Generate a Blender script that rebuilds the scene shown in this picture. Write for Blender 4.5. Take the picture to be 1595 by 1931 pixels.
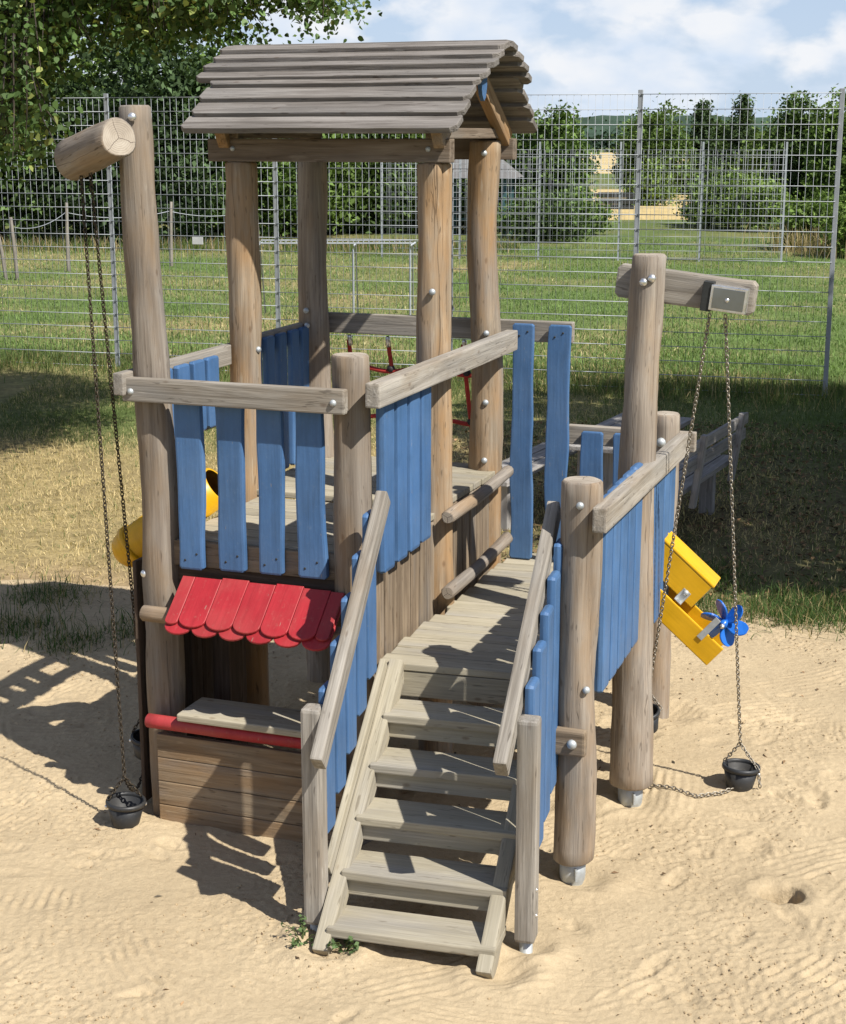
import bpy, bmesh, math, random
import numpy as np
from mathutils import Vector, Matrix, Quaternion

random.seed(7)
RNG = np.random.default_rng(11)
R = math.radians
for o in list(bpy.data.objects):
    bpy.data.objects.remove(o)
SC = bpy.context.scene
COL = SC.collection

# ------------------------------------------------------------------ camera
CAM_H = 3.46
PITCH = math.atan(710.5 / 3000.0)
cd = bpy.data.cameras.new('camera')
cam = bpy.data.objects.new('camera', cd)
COL.objects.link(cam)
cam.location = (0, 0, CAM_H)
cam.rotation_euler = (math.pi / 2 - PITCH, 0, 0)
cd.sensor_fit = 'VERTICAL'
cd.sensor_height = 24.0
cd.lens = 24.0 * 3000.0 / 1931.0
cd.clip_start = 0.05
cd.clip_end = 5000
SC.camera = cam

# ------------------------------------------------------------------ sun, sky, exposure
SUN_EL = R(49)
SUN_H = Vector((0.726, -0.688, 0)).normalized()
to_sun = Vector((SUN_H.x * math.cos(SUN_EL), SUN_H.y * math.cos(SUN_EL), math.sin(SUN_EL)))
sd = bpy.data.lights.new('sun', 'SUN')
sd.energy = 5.0
sd.angle = R(0.53)
sd.color = (1.0, 0.955, 0.88)
sun = bpy.data.objects.new('sun', sd)
COL.objects.link(sun)
sun.rotation_euler = (-to_sun).to_track_quat('-Z', 'Y').to_euler()
sun.location = (8, -6, 14)

world = bpy.data.worlds.new('World')
SC.world = world
world.use_nodes = True
nt = world.node_tree
nt.nodes.clear()
def N(t, typ, **kw):
    n = t.nodes.new(typ)
    for k, v in kw.items():
        setattr(n, k, v)
    return n
sky = N(nt, 'ShaderNodeTexSky', sky_type='NISHITA')
sky.sun_disc = False
sky.sun_elevation = SUN_EL
sky.sun_rotation = math.atan2(SUN_H.x, SUN_H.y)
sky.altitude = 100
sky.air_density = 1.0
sky.dust_density = 0.6
sky.ozone_density = 2.0
tint = N(nt, 'ShaderNodeMixRGB', blend_type='MULTIPLY')     # camera white balance towards blue
tint.inputs['Fac'].default_value = 1.0
tint.inputs['Color2'].default_value = (0.96, 1.0, 1.30, 1)
nt.links.new(sky.outputs[0], tint.inputs['Color1'])
tc = N(nt, 'ShaderNodeTexCoord')
mp = N(nt, 'ShaderNodeMapping')
mp.inputs['Scale'].default_value = (1.0, 1.0, 1.9)
mp.inputs['Location'].default_value = (0.9, 1.7, 0.15)
nt.links.new(tc.outputs['Generated'], mp.inputs['Vector'])
n1 = N(nt, 'ShaderNodeTexNoise')
n1.inputs['Scale'].default_value = 15.0
n1.inputs['Detail'].default_value = 8
n1.inputs['Roughness'].default_value = 0.50
n1.inputs['Distortion'].default_value = 0.1
nt.links.new(mp.outputs[0], n1.inputs['Vector'])
r1 = N(nt, 'ShaderNodeValToRGB')
r1.color_ramp.elements[0].position = 0.46
r1.color_ramp.elements[0].color = (0.0, 0.0, 0.0, 1)
r1.color_ramp.elements[1].position = 0.58
r1.color_ramp.elements[1].color = (0.92, 0.92, 0.92, 1)
nt.links.new(n1.outputs['Fac'], r1.inputs[0])
# the same field sampled a little higher: dense above means a shaded cloud base
mp2 = N(nt, 'ShaderNodeMapping')
mp2.inputs['Scale'].default_value = (1.0, 1.0, 1.9)
mp2.inputs['Location'].default_value = (0.9, 1.7, 0.19)
nt.links.new(tc.outputs['Generated'], mp2.inputs['Vector'])
n2 = N(nt, 'ShaderNodeTexNoise')
n2.inputs['Scale'].default_value = 15.0
n2.inputs['Detail'].default_value = 4
n2.inputs['Roughness'].default_value = 0.5
nt.links.new(mp2.outputs[0], n2.inputs['Vector'])
r2 = N(nt, 'ShaderNodeValToRGB')
r2.color_ramp.elements[0].position = 0.42
r2.color_ramp.elements[0].color = (12.9, 13.0, 13.3, 1)
r2.color_ramp.elements[1].position = 0.66
r2.color_ramp.elements[1].color = (9.4, 10.8, 12.8, 1)
nt.links.new(n2.outputs['Fac'], r2.inputs[0])
# pale summer haze, thickest towards the horizon
sp = N(nt, 'ShaderNodeSeparateXYZ')
nt.links.new(tc.outputs['Generated'], sp.inputs[0])
hr = N(nt, 'ShaderNodeMapRange')
hr.inputs['From Min'].default_value = 0.0; hr.inputs['From Max'].default_value = 0.45
hr.inputs['To Min'].default_value = 0.80; hr.inputs['To Max'].default_value = 0.05
nt.links.new(sp.outputs['Z'], hr.inputs['Value'])
hz = N(nt, 'ShaderNodeMixRGB')
nt.links.new(hr.outputs[0], hz.inputs['Fac'])
nt.links.new(tint.outputs[0], hz.inputs['Color1'])
hz.inputs['Color2'].default_value = (8.6, 10.6, 13.2, 1)
mx = N(nt, 'ShaderNodeMixRGB')
cv = N(nt, 'ShaderNodeMapRange')        # clouds close up towards the horizon, more blue overhead
cv.inputs['From Min'].default_value = 0.0; cv.inputs['From Max'].default_value = 0.6
cv.inputs['To Min'].default_value = 1.0; cv.inputs['To Max'].default_value = 0.5
nt.links.new(sp.outputs['Z'], cv.inputs['Value'])
cm = N(nt, 'ShaderNodeMath', operation='MULTIPLY')
nt.links.new(r1.outputs[0], cm.inputs[0]); nt.links.new(cv.outputs[0], cm.inputs[1])
nt.links.new(cm.outputs[0], mx.inputs['Fac'])
nt.links.new(hz.outputs[0], mx.inputs['Color1'])
nt.links.new(r2.outputs[0], mx.inputs['Color2'])
bg = N(nt, 'ShaderNodeBackground')
bg.inputs['Strength'].default_value = 0.05
nt.links.new(mx.outputs[0], bg.inputs['Color'])
wo = N(nt, 'ShaderNodeOutputWorld')
nt.links.new(bg.outputs[0], wo.inputs['Surface'])
SC.view_settings.view_transform = 'Standard'
SC.view_settings.look = 'None'
SC.view_settings.gamma = 1.0
SC.view_settings.exposure = 0.55
SC.view_settings.use_curve_mapping = False

# ------------------------------------------------------------------ helpers: objects
def link(name, data, parent=None, mat=None):
    o = bpy.data.objects.new(name, data)
    COL.objects.link(o)
    if parent is not None:
        o.parent = parent
    if mat is not None and data is not None:
        mats = mat if isinstance(mat, (list, tuple)) else [mat]
        if len(data.materials) == 0:
            for m in mats:
                data.materials.append(m)
    return o
def empty(name, parent=None, loc=(0, 0, 0), rz=0.0):
    o = bpy.data.objects.new(name, None)
    o.empty_display_size = 0.1
    COL.objects.link(o)
    o.parent = parent
    o.location = loc
    o.rotation_euler = (0, 0, rz)
    return o
def tag(o, label=None, cat=None, group=None, kind=None):
    if label: o['label'] = label
    if cat: o['category'] = cat
    if group: o['group'] = group
    if kind: o['kind'] = kind
    return o
def bm_mesh(name, bm, smooth=False):
    me = bpy.data.meshes.new(name)
    bm.normal_update()
    bm.to_mesh(me)
    bm.free()
    if smooth:
        for p in me.polygons:
            p.use_smooth = True
    return me
def frame(x, up):
    x = Vector(x).normalized()
    up = Vector(up)
    y = up.cross(x).normalized()
    z = x.cross(y)
    m = Matrix((x, y, z)).transposed()
    return m.to_4x4()
def arrays_mesh(name, verts, faces, cols=None, smooth=False):
    """verts (n,3), faces (m,k) all of one size"""
    me = bpy.data.meshes.new(name)
    n, m, k = len(verts), len(faces), faces.shape[1]
    me.vertices.add(n)
    me.vertices.foreach_set('co', np.ascontiguousarray(verts, dtype=np.float32).ravel())
    me.loops.add(m * k)
    me.loops.foreach_set('vertex_index', np.ascontiguousarray(faces, dtype=np.int32).ravel())
    me.polygons.add(m)
    me.polygons.foreach_set('loop_start', np.arange(0, m * k, k, dtype=np.int32))
    if smooth:
        me.polygons.foreach_set('use_smooth', np.ones(m, dtype=bool))
    if cols is not None:
        at = me.color_attributes.new('Col', 'FLOAT_COLOR', 'POINT')
        c4 = np.ones((n, 4), dtype=np.float32)
        c4[:, :3] = cols
        at.data.foreach_set('color', c4.ravel())
    me.update(calc_edges=True)
    return me

# ------------------------------------------------------------------ helpers: noise
_perm = np.random.default_rng(5).permutation(1024)
def perlin(x, y, seed=0):
    xi = np.floor(x).astype(int); yi = np.floor(y).astype(int)
    xf = x - xi; yf = y - yi
    u = xf * xf * xf * (xf * (xf * 6 - 15) + 10)
    v = yf * yf * yf * (yf * (yf * 6 - 15) + 10)
    def g(ix, iy, dx, dy):
        h = _perm[(_perm[(ix + seed * 37) & 1023] + iy) & 1023]
        a = h * (2 * math.pi / 1024.0)
        return np.cos(a) * dx + np.sin(a) * dy
    a = g(xi, yi, xf, yf); b = g(xi + 1, yi, xf - 1, yf)
    c = g(xi, yi + 1, xf, yf - 1); d = g(xi + 1, yi + 1, xf - 1, yf - 1)
    return ((a + (b - a) * u) + ((c + (d - c) * u) - (a + (b - a) * u)) * v) * 1.4
def fbm(x, y, oct=4, seed=0):
    s = 0; a = 1.0; f = 1.0; t = 0
    for i in range(oct):
        s = s + a * perlin(x * f, y * f, seed + i); t += a; a *= 0.5; f *= 2.03
    return s / t
def sstep(a, b, x):
    t = np.clip((x - a) / (b - a), 0, 1)
    return t * t * (3 - 2 * t)

# ------------------------------------------------------------------ helpers: materials
def new_mat(name):
    m = bpy.data.materials.new(name)
    m.use_nodes = True
    t = m.node_tree
    b = t.nodes['Principled BSDF']
    return m, t, b
def ramp(t, src, stops):
    r = N(t, 'ShaderNodeValToRGB')
    e = r.color_ramp.elements
    while len(e) > 1:
        e.remove(e[0])
    e[0].position = stops[0][0]; e[0].color = (*stops[0][1], 1)
    for p, c in stops[1:]:
        k = e.new(p); k.color = (*c, 1)
    t.links.new(src, r.inputs[0])
    return r.outputs[0]
def noise(t, vec, scale, detail=4, rough=0.55, dist=0.0):
    n = N(t, 'ShaderNodeTexNoise')
    n.inputs['Scale'].default_value = scale
    n.inputs['Detail'].default_value = detail
    n.inputs['Roughness'].default_value = rough
    n.inputs['Distortion'].default_value = dist
    t.links.new(vec, n.inputs['Vector'])
    return n.outputs['Fac']
def mapped(t, src, scale):
    m = N(t, 'ShaderNodeMapping')
    m.inputs['Scale'].default_value = scale
    t.links.new(src, m.inputs['Vector'])
    return m.outputs[0]
def mixc(t, fac, a, b, mode='MIX'):
    m = N(t, 'ShaderNodeMixRGB', blend_type=mode)
    for s, v in (('Fac', fac), ('Color1', a), ('Color2', b)):
        if isinstance(v, (int, float)):
            m.inputs[s].default_value = v
        elif isinstance(v, tuple):
            m.inputs[s].default_value = (*v, 1)
        else:
            t.links.new(v, m.inputs[s])
    return m.outputs[0]
def math_(t, op, a, b=None):
    m = N(t, 'ShaderNodeMath', operation=op)
    for i, v in enumerate((a, b)):
        if v is None: continue
        if isinstance(v, (int, float)): m.inputs[i].default_value = v
        else: t.links.new(v, m.inputs[i])
    return m.outputs[0]
def bump(t, b, h, strength, dist):
    n = N(t, 'ShaderNodeBump')
    n.inputs['Strength'].default_value = strength
    n.inputs['Distance'].default_value = dist
    t.links.new(h, n.inputs['Height'])
    t.links.new(n.outputs[0], b.inputs['Normal'])
def obj_vec(t):
    tcn = N(t, 'ShaderNodeTexCoord')
    oi = N(t, 'ShaderNodeObjectInfo')
    mu = N(t, 'ShaderNodeVectorMath', operation='MULTIPLY_ADD')
    cb = N(t, 'ShaderNodeCombineXYZ')
    s = math_(t, 'MULTIPLY', oi.outputs['Random'], 37.0)
    for i in range(3):
        t.links.new(s, cb.inputs[i])
    va = N(t, 'ShaderNodeVectorMath', operation='ADD')
    t.links.new(tcn.outputs['Object'], va.inputs[0])
    t.links.new(cb.outputs[0], va.inputs[1])
    return va.outputs[0], oi.outputs['Random']

def wood(name, dark, mid, light, axis=0, warm=None, warm_amt=0.0, rough=0.85, crack=1.0, var=0.25, bump_s=0.5):
    m, t, b = new_mat(name)
    v, rnd = obj_vec(t)
    def sc(l, c):
        s = [c, c, c]; s[axis] = l
        return tuple(s)
    g1 = noise(t, mapped(t, v, sc(1.4, 26)), 1.0, 5, 0.6, 0.6)
    col = ramp(t, g1, [(0.30, dark), (0.5, mid), (0.70, light)])
    fine = noise(t, mapped(t, v, sc(3.0, 130)), 1.0, 3, 0.65)
    col = mixc(t, 0.32, col, ramp(t, fine, [(0.3, (0.55, 0.55, 0.55)), (0.7, (1.32, 1.32, 1.32))]), 'MULTIPLY')
    blot = noise(t, mapped(t, v, sc(1.2, 3.5)), 1.6, 4, 0.6)
    if warm is not None:
        f = ramp(t, blot, [(0.5 - 0.28 * warm_amt, (0, 0, 0)), (0.78 - 0.28 * warm_amt, (1, 1, 1))])
        wc = mixc(t, 0.5, warm, ramp(t, g1, [(0.3, (0.55, 0.5, 0.45)), (0.7, (1.15, 1.15, 1.15))]), 'MULTIPLY')
        col = mixc(t, f, col, wc)
    col = mixc(t, 0.45, col, ramp(t, noise(t, v, 2.3, 3), [(0.3, (0.72, 0.70, 0.68)), (0.7, (1.15, 1.15, 1.15))]), 'MULTIPLY')
    # thin drying cracks along the grain
    ck = noise(t, mapped(t, v, sc(1.1, 42)), 1.0, 2, 0.4, 1.2)
    ckr = ramp(t, ck, [(0.0, (1, 1, 1)), (0.27, (1, 1, 1)), (0.295, (0.25, 0.22, 0.2)), (0.315, (1, 1, 1)), (1, (1, 1, 1))])
    col = mixc(t, 0.75 * crack, col, ckr, 'MULTIPLY')
    gp = noise(t, mapped(t, v, sc(0.9, 5.0)), 1.0, 4, 0.6)
    col = mixc(t, ramp(t, gp, [(0.50, (0, 0, 0)), (0.66, (0.55, 0.55, 0.55))]), col, mixc(t, 1.0, (mid[0] * 0.80 + 0.02, mid[0] * 0.76 + 0.02, mid[0] * 0.70 + 0.02), ramp(t, fine, [(0.3, (0.7, 0.7, 0.7)), (0.7, (1.2, 1.2, 1.2))]), 'MULTIPLY'))
    fl = noise(t, mapped(t, v, sc(9.0, 55)), 1.0, 2, 0.5)
    col = mixc(t, ramp(t, fl, [(0.66, (0, 0, 0)), (0.72, (0.6, 0.6, 0.6))]), col, (dark[0] * 0.45, dark[1] * 0.42, dark[2] * 0.40))
    pl_ = noise(t, mapped(t, v, sc(5.0, 34)), 1.0, 3, 0.5)
    col = mixc(t, ramp(t, pl_, [(0.66, (0, 0, 0)), (0.73, (0.5, 0.5, 0.5))]), col, (light[0] * 1.12, light[1] * 1.12, light[2] * 1.10))
    if axis == 2:      # long drying splits that run up a log
        tq = N(t, 'ShaderNodeTexCoord'); sq = N(t, 'ShaderNodeSeparateXYZ'); t.links.new(tq.outputs['Object'], sq.inputs[0])
        an = math_(t, 'ARCTAN2', sq.outputs['Y'], sq.outputs['X'])
        wb = noise(t, mapped(t, v, (2.0, 2.0, 1.3)), 1.0, 3)
        an = math_(t, 'ADD', math_(t, 'MULTIPLY', an, 2.5), math_(t, 'ADD', math_(t, 'MULTIPLY', wb, 2.2), math_(t, 'MULTIPLY', rnd, 20.0)))
        li = math_(t, 'ABSOLUTE', math_(t, 'SINE', an))
        ms_ = noise(t, mapped(t, v, (1.0, 1.0, 0.9)), 1.0, 2)
        thr = math_(t, 'MULTIPLY', math_(t, 'SUBTRACT', ms_, 0.40), 0.22)
        spl = math_(t, 'LESS_THAN', li, thr)
        col = mixc(t, math_(t, 'MULTIPLY', spl, 0.62), col, (0.055, 0.035, 0.022))
    # knots
    vo = N(t, 'ShaderNodeTexVoronoi')
    vo.inputs['Scale'].default_value = 1.0
    t.links.new(mapped(t, v, sc(4.5, 9)), vo.inputs['Vector'])
    kn = ramp(t, vo.outputs['Distance'], [(0.0, (0.32, 0.24, 0.18)), (0.055, (0.55, 0.45, 0.38)), (0.11, (1, 1, 1)), (1, (1, 1, 1))])
    col = mixc(t, 0.6, col, kn, 'MULTIPLY')
    vr = math_(t, 'MULTIPLY', math_(t, 'ADD', math_(t, 'MULTIPLY', rnd, var), 1.0 - var * 0.5), 0.76)
    col = mixc(t, 1.0, col, vr, 'MULTIPLY')
    t.links.new(col, b.inputs['Base Color'])
    b.inputs['Roughness'].default_value = rough
    b.inputs['Specular IOR Level'].default_value = 0.25
    h = math_(t, 'ADD', math_(t, 'MULTIPLY', g1, 0.7), math_(t, 'ADD', math_(t, 'MULTIPLY', fine, 0.35), math_(t, 'MULTIPLY', ckr, 0.35)))
    bump(t, b, h, bump_s, 0.012)
    return m
def paint(name, c, rough=0.45, wear=None, axis=0, bump_s=0.25, spec=0.4):
    m, t, b = new_mat(name)
    v, rnd = obj_vec(t)
    s = [60, 60, 60]; s[axis] = 3
    g = noise(t, mapped(t, v, tuple(s)), 1.0, 4, 0.6)
    big = noise(t, v, 5.0, 4, 0.6)
    col = mixc(t, 0.5, c, ramp(t, big, [(0.3, (0.78, 0.78, 0.78)), (0.7, (1.18, 1.18, 1.18))]), 'MULTIPLY')
    col = mixc(t, 0.25, col, ramp(t, g, [(0.3, (0.7, 0.7, 0.7)), (0.7, (1.2, 1.2, 1.2))]), 'MULTIPLY')
    dust = noise(t, v, 38.0, 4, 0.7)
    if wear is not None:
        col = mixc(t, ramp(t, dust, [(0.58, (0, 0, 0)), (0.78, (0.7, 0.7, 0.7))]), col, wear)
        fade = noise(t, v, 2.2, 4, 0.6)
        col = mixc(t, ramp(t, fade, [(0.45, (0, 0, 0)), (0.75, (0.45, 0.45, 0.45))]), col, wear)
        s2 = [70, 70, 70]; s2[axis] = 12
        chip = noise(t, mapped(t, v, tuple(s2)), 1.0, 3, 0.6)
        col = mixc(t, ramp(t, chip, [(0.71, (0, 0, 0)), (0.735, (0.8, 0.8, 0.8))]), col, (0.30, 0.26, 0.20))
        grime = noise(t, mapped(t, v, tuple(q_ * 0.25 for q_ in s2)), 1.0, 4, 0.65)
        col = mixc(t, 0.5, col, ramp(t, grime, [(0.3, (0.72, 0.71, 0.68)), (0.5, (1, 1, 1)), (1.0, (1.05, 1.05, 1.05))]), 'MULTIPLY')
    vr = math_(t, 'MULTIPLY', math_(t, 'ADD', math_(t, 'MULTIPLY', rnd, 0.16), 0.92), 0.80)
    col = mixc(t, 1.0, col, vr, 'MULTIPLY')
    t.links.new(col, b.inputs['Base Color'])
    b.inputs['Specular IOR Level'].default_value = spec
    t.links.new(ramp(t, big, [(0.3, (rough - 0.08,) * 3), (0.7, (rough + 0.12,) * 3)]), b.inputs['Roughness'])
    bump(t, b, math_(t, 'ADD', g, math_(t, 'MULTIPLY', dust, 0.4)), bump_s, 0.006)
    return m
def metal(name, c, rough=0.35, scale=30.0, met=0.9):
    m, t, b = new_mat(name)
    v, rnd = obj_vec(t)
    n = noise(t, v, scale, 4, 0.6)
    t.links.new(mixc(t, 0.3, c, ramp(t, n, [(0.3, (0.65, 0.65, 0.65)), (0.7, (1.2, 1.2, 1.2))]), 'MULTIPLY'), b.inputs['Base Color'])
    b.inputs['Metallic'].default_value = met
    t.links.new(ramp(t, n, [(0.3, (rough,) * 3), (0.7, (rough + 0.2,) * 3)]), b.inputs['Roughness'])
    return m
def attr_mat(name, rough=0.8, transl=0.0, spec=0.2, fine=0.0, fscale=40.0, bstr=0.0):
    m, t, b = new_mat(name)
    a = N(t, 'ShaderNodeAttribute', attribute_name='Col')
    col = a.outputs['Color']
    if fine:
        g = N(t, 'ShaderNodeNewGeometry')
        n = noise(t, g.outputs['Position'], fscale, 5, 0.7)
        col = mixc(t, fine, col, ramp(t, n, [(0.3, (0.45, 0.45, 0.45)), (0.7, (1.45, 1.45, 1.4))]), 'MULTIPLY')
        if bstr:
            bump(t, b, n, bstr, 0.03)
    t.links.new(col, b.inputs['Base Color'])
    b.inputs['Roughness'].default_value = rough
    b.inputs['Specular IOR Level'].default_value = spec
    if transl:
        out = t.nodes['Material Output']
        tr = N(t, 'ShaderNodeBsdfTranslucent')
        t.links.new(mixc(t, 1.0, col, (1.3, 1.5, 0.7), 'MULTIPLY'), tr.inputs['Color'])
        ms = N(t, 'ShaderNodeMixShader')
        ms.inputs[0].default_value = transl
        t.links.new(b.outputs[0], ms.inputs[1]); t.links.new(tr.outputs[0], ms.inputs[2])
        t.links.new(ms.outputs[0], out.inputs['Surface'])
    return m

M = {}
M['log'] = wood('weathered_log', (0.225, 0.185, 0.145), (0.315, 0.265, 0.213), (0.41, 0.36, 0.297), axis=2, warm=(0.36, 0.26, 0.165), warm_amt=0.25)
M['log_warm'] = wood('honey_log', (0.26, 0.195, 0.13), (0.38, 0.30, 0.21), (0.48, 0.40, 0.30), axis=2, warm=(0.50, 0.31, 0.15), warm_amt=0.45)
def end_grain():
    m, t, b = new_mat('end_grain')
    v, rnd = obj_vec(t)
    tq = N(t, 'ShaderNodeTexCoord'); sq = N(t, 'ShaderNodeSeparateXYZ'); t.links.new(tq.outputs['Object'], sq.inputs[0])
    wob = noise(t, v, 14.0, 3)
    rad = math_(t, 'SQRT', math_(t, 'ADD', math_(t, 'MULTIPLY', sq.outputs['X'], sq.outputs['X']), math_(t, 'MULTIPLY', sq.outputs['Y'], sq.outputs['Y'])))
    ring = math_(t, 'SINE', math_(t, 'ADD', math_(t, 'MULTIPLY', rad, 620.0), math_(t, 'MULTIPLY', wob, 9.0)))
    col = ramp(t, noise(t, v, 9.0, 4), [(0.3, (0.25, 0.21, 0.165)), (0.5, (0.34, 0.29, 0.23)), (0.7, (0.43, 0.38, 0.31))])
    col = mixc(t, 0.35, col, ramp(t, ring, [(0.0, (0.75, 0.74, 0.72)), (1.0, (1.12, 1.12, 1.12))]), 'MULTIPLY')
    an = math_(t, 'ARCTAN2', sq.outputs['Y'], sq.outputs['X'])
    an = math_(t, 'ADD', math_(t, 'MULTIPLY', an, 1.5), math_(t, 'ADD', math_(t, 'MULTIPLY', wob, 1.3), math_(t, 'MULTIPLY', rnd, 9.0)))
    li = math_(t, 'MULTIPLY', math_(t, 'ABSOLUTE', math_(t, 'SINE', an)), rad)
    spl = math_(t, 'LESS_THAN', li, 0.0022)
    col = mixc(t, math_(t, 'MULTIPLY', spl, 0.8), col, (0.06, 0.04, 0.028))
    t.links.new(col, b.inputs['Base Color'])
    b.inputs['Roughness'].default_value = 0.9
    bump(t, b, math_(t, 'SUBTRACT', math_(t, 'MULTIPLY', ring, 0.15), math_(t, 'MULTIPLY', spl, 1.0)), 0.5, 0.004)
    return m
M['end'] = end_grain()
M['rail'] = wood('weathered_rail', (0.25, 0.22, 0.18), (0.37, 0.335, 0.285), (0.50, 0.46, 0.40), axis=0, warm=(0.33, 0.27, 0.20), warm_amt=0.0)
M['plank'] = wood('deck_plank', (0.39, 0.347, 0.253), (0.45, 0.403, 0.30), (0.51, 0.46, 0.348), axis=0, crack=0.6, bump_s=0.3)
M['stair'] = wood('stair_wood', (0.385, 0.342, 0.250), (0.440, 0.396, 0.297), (0.495, 0.447, 0.345), axis=0, crack=0.6, bump_s=0.3)
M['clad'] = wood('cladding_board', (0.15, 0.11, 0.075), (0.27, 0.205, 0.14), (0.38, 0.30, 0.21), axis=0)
M['counter'] = wood('counter_board', (0.19, 0.135, 0.085), (0.31, 0.235, 0.155), (0.42, 0.33, 0.22), axis=0, crack=0.5, warm=(0.36, 0.23, 0.12), warm_amt=0.3)
M['roof'] = wood('roof_board', (0.15, 0.132, 0.115), (0.245, 0.222, 0.20), (0.36, 0.335, 0.308), axis=0, bump_s=0.9)
M['beam'] = wood('roof_beam', (0.14, 0.105, 0.075), (0.22, 0.17, 0.125), (0.30, 0.245, 0.19), axis=0)  # shade under the eaves is put into this darker brown
M['rafter'] = wood('rafter_wood', (0.20, 0.13, 0.075), (0.32, 0.22, 0.13), (0.42, 0.31, 0.20), axis=0, warm=(0.42, 0.24, 0.10), warm_amt=0.4)  # sunlight on the gable is put into this warmer tone
M['grey_wood'] = wood('grey_bench_wood', (0.26, 0.245, 0.23), (0.38, 0.36, 0.34), (0.50, 0.48, 0.46), axis=0)
M['dark_wood'] = wood('shade_dark_panel', (0.05, 0.035, 0.026), (0.10, 0.07, 0.05), (0.16, 0.12, 0.09), axis=0)  # dark tone includes the shade that the shop wall stands in
M['blue'] = paint('blue_paint', (0.070, 0.165, 0.345), 0.55, wear=(0.13, 0.22, 0.37), axis=0, bump_s=0.35)
M['red'] = paint('red_paint', (0.40, 0.022, 0.030), 0.5, wear=(0.42, 0.11, 0.09), axis=0)
M['yellow'] = paint('yellow_plastic', (0.86, 0.47, 0.012), 0.35, axis=0, bump_s=0.06)
M['bluewheel'] = paint('blue_plastic', (0.02, 0.16, 0.62), 0.28, bump_s=0.05)
M['zinc'] = metal('galvanised_steel', (0.46, 0.49, 0.50), 0.50, met=0.6)
M['plate'] = metal('pulley_plate_steel', (0.26, 0.28, 0.28), 0.22, 6)
M['steel'] = metal('bright_steel', (0.75, 0.75, 0.74), 0.22)
M['chain'] = metal('chain_steel', (0.32, 0.29, 0.24), 0.4, 60)
M['fence'] = metal('fence_zinc', (0.36, 0.385, 0.41), 0.5, 8, met=0.35)
M['rubber'] = paint('black_rubber', (0.025, 0.027, 0.030), 0.45, wear=(0.10, 0.09, 0.075), bump_s=0.1)
M['rope'] = paint('red_rope', (0.50, 0.045, 0.035), 0.7, bump_s=0.6)
M['ropenode'] = paint('rope_node', (0.035, 0.03, 0.032), 0.5)
M['teal'] = paint('teal_metal', (0.06, 0.14, 0.15), 0.5)
M['darkbox'] = paint('dark_plastic', (0.03, 0.032, 0.03), 0.6)
M['greyroof'] = paint('grey_roofing', (0.17, 0.165, 0.16), 0.8)
M['white'] = paint('white_sign', (0.72, 0.74, 0.74), 0.5)
M['bark'] = wood('tree_bark', (0.035, 0.028, 0.02), (0.075, 0.06, 0.045), (0.14, 0.115, 0.09), axis=2)
M['stake'] = wood('old_stake', (0.16, 0.14, 0.12), (0.30, 0.27, 0.23), (0.42, 0.38, 0.33), axis=2)
M['leaf'] = attr_mat('leaves', 0.55, 0.25, 0.35)
M['leaf_far'] = attr_mat('far_leaves', 0.85, 0.22, 0.04)
M['grass'] = attr_mat('grass_blades', 0.7, 0.25, 0.2)
M['litter'] = attr_mat('litter', 0.9)
M['ground'] = attr_mat('ground_soil', 0.95, 0.0, 0.1, fine=0.75, fscale=9.0, bstr=0.5)
M['wheat'] = attr_mat('ripe_field', 0.9, 0.0, 0.1, fine=0.35, fscale=3.0)
M['hill'] = attr_mat('hill_cover', 0.95, 0.0, 0.1, fine=0.4, fscale=0.15)

def sand_mat():
    m, t, b = new_mat('sand')
    g = N(t, 'ShaderNodeNewGeometry')
    p = g.outputs['Position']
    a = N(t, 'ShaderNodeAttribute', attribute_name='Col')
    col = a.outputs['Color']
    n1 = noise(t, p, 1.1, 5, 0.6)
    n2 = noise(t, p, 26, 5, 0.7)
    n3 = noise(t, p, 240, 4, 0.75)
    col = mixc(t, 0.6, col, ramp(t, n1, [(0.3, (0.86, 0.84, 0.82)), (0.7, (1.10, 1.10, 1.10))]), 'MULTIPLY')
    col = mixc(t, 0.5, col, ramp(t, n2, [(0.3, (0.78, 0.76, 0.74)), (0.7, (1.14, 1.14, 1.14))]), 'MULTIPLY')
    col = mixc(t, 0.6, col, ramp(t, n3, [(0.28, (0.55, 0.50, 0.45)), (0.45, (1, 1, 1)), (0.74, (1.25, 1.25, 1.25))]), 'MULTIPLY')
    t.links.new(col, b.inputs['Base Color'])
    b.inputs['Roughness'].default_value = 0.95
    b.inputs['Specular IOR Level'].default_value = 0.1
    bump(t, b, math_(t, 'ADD', math_(t, 'MULTIPLY', n2, 1.0), math_(t, 'MULTIPLY', n3, 0.22)), 0.55, 0.022)
    return m
M['sand'] = sand_mat()

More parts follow.
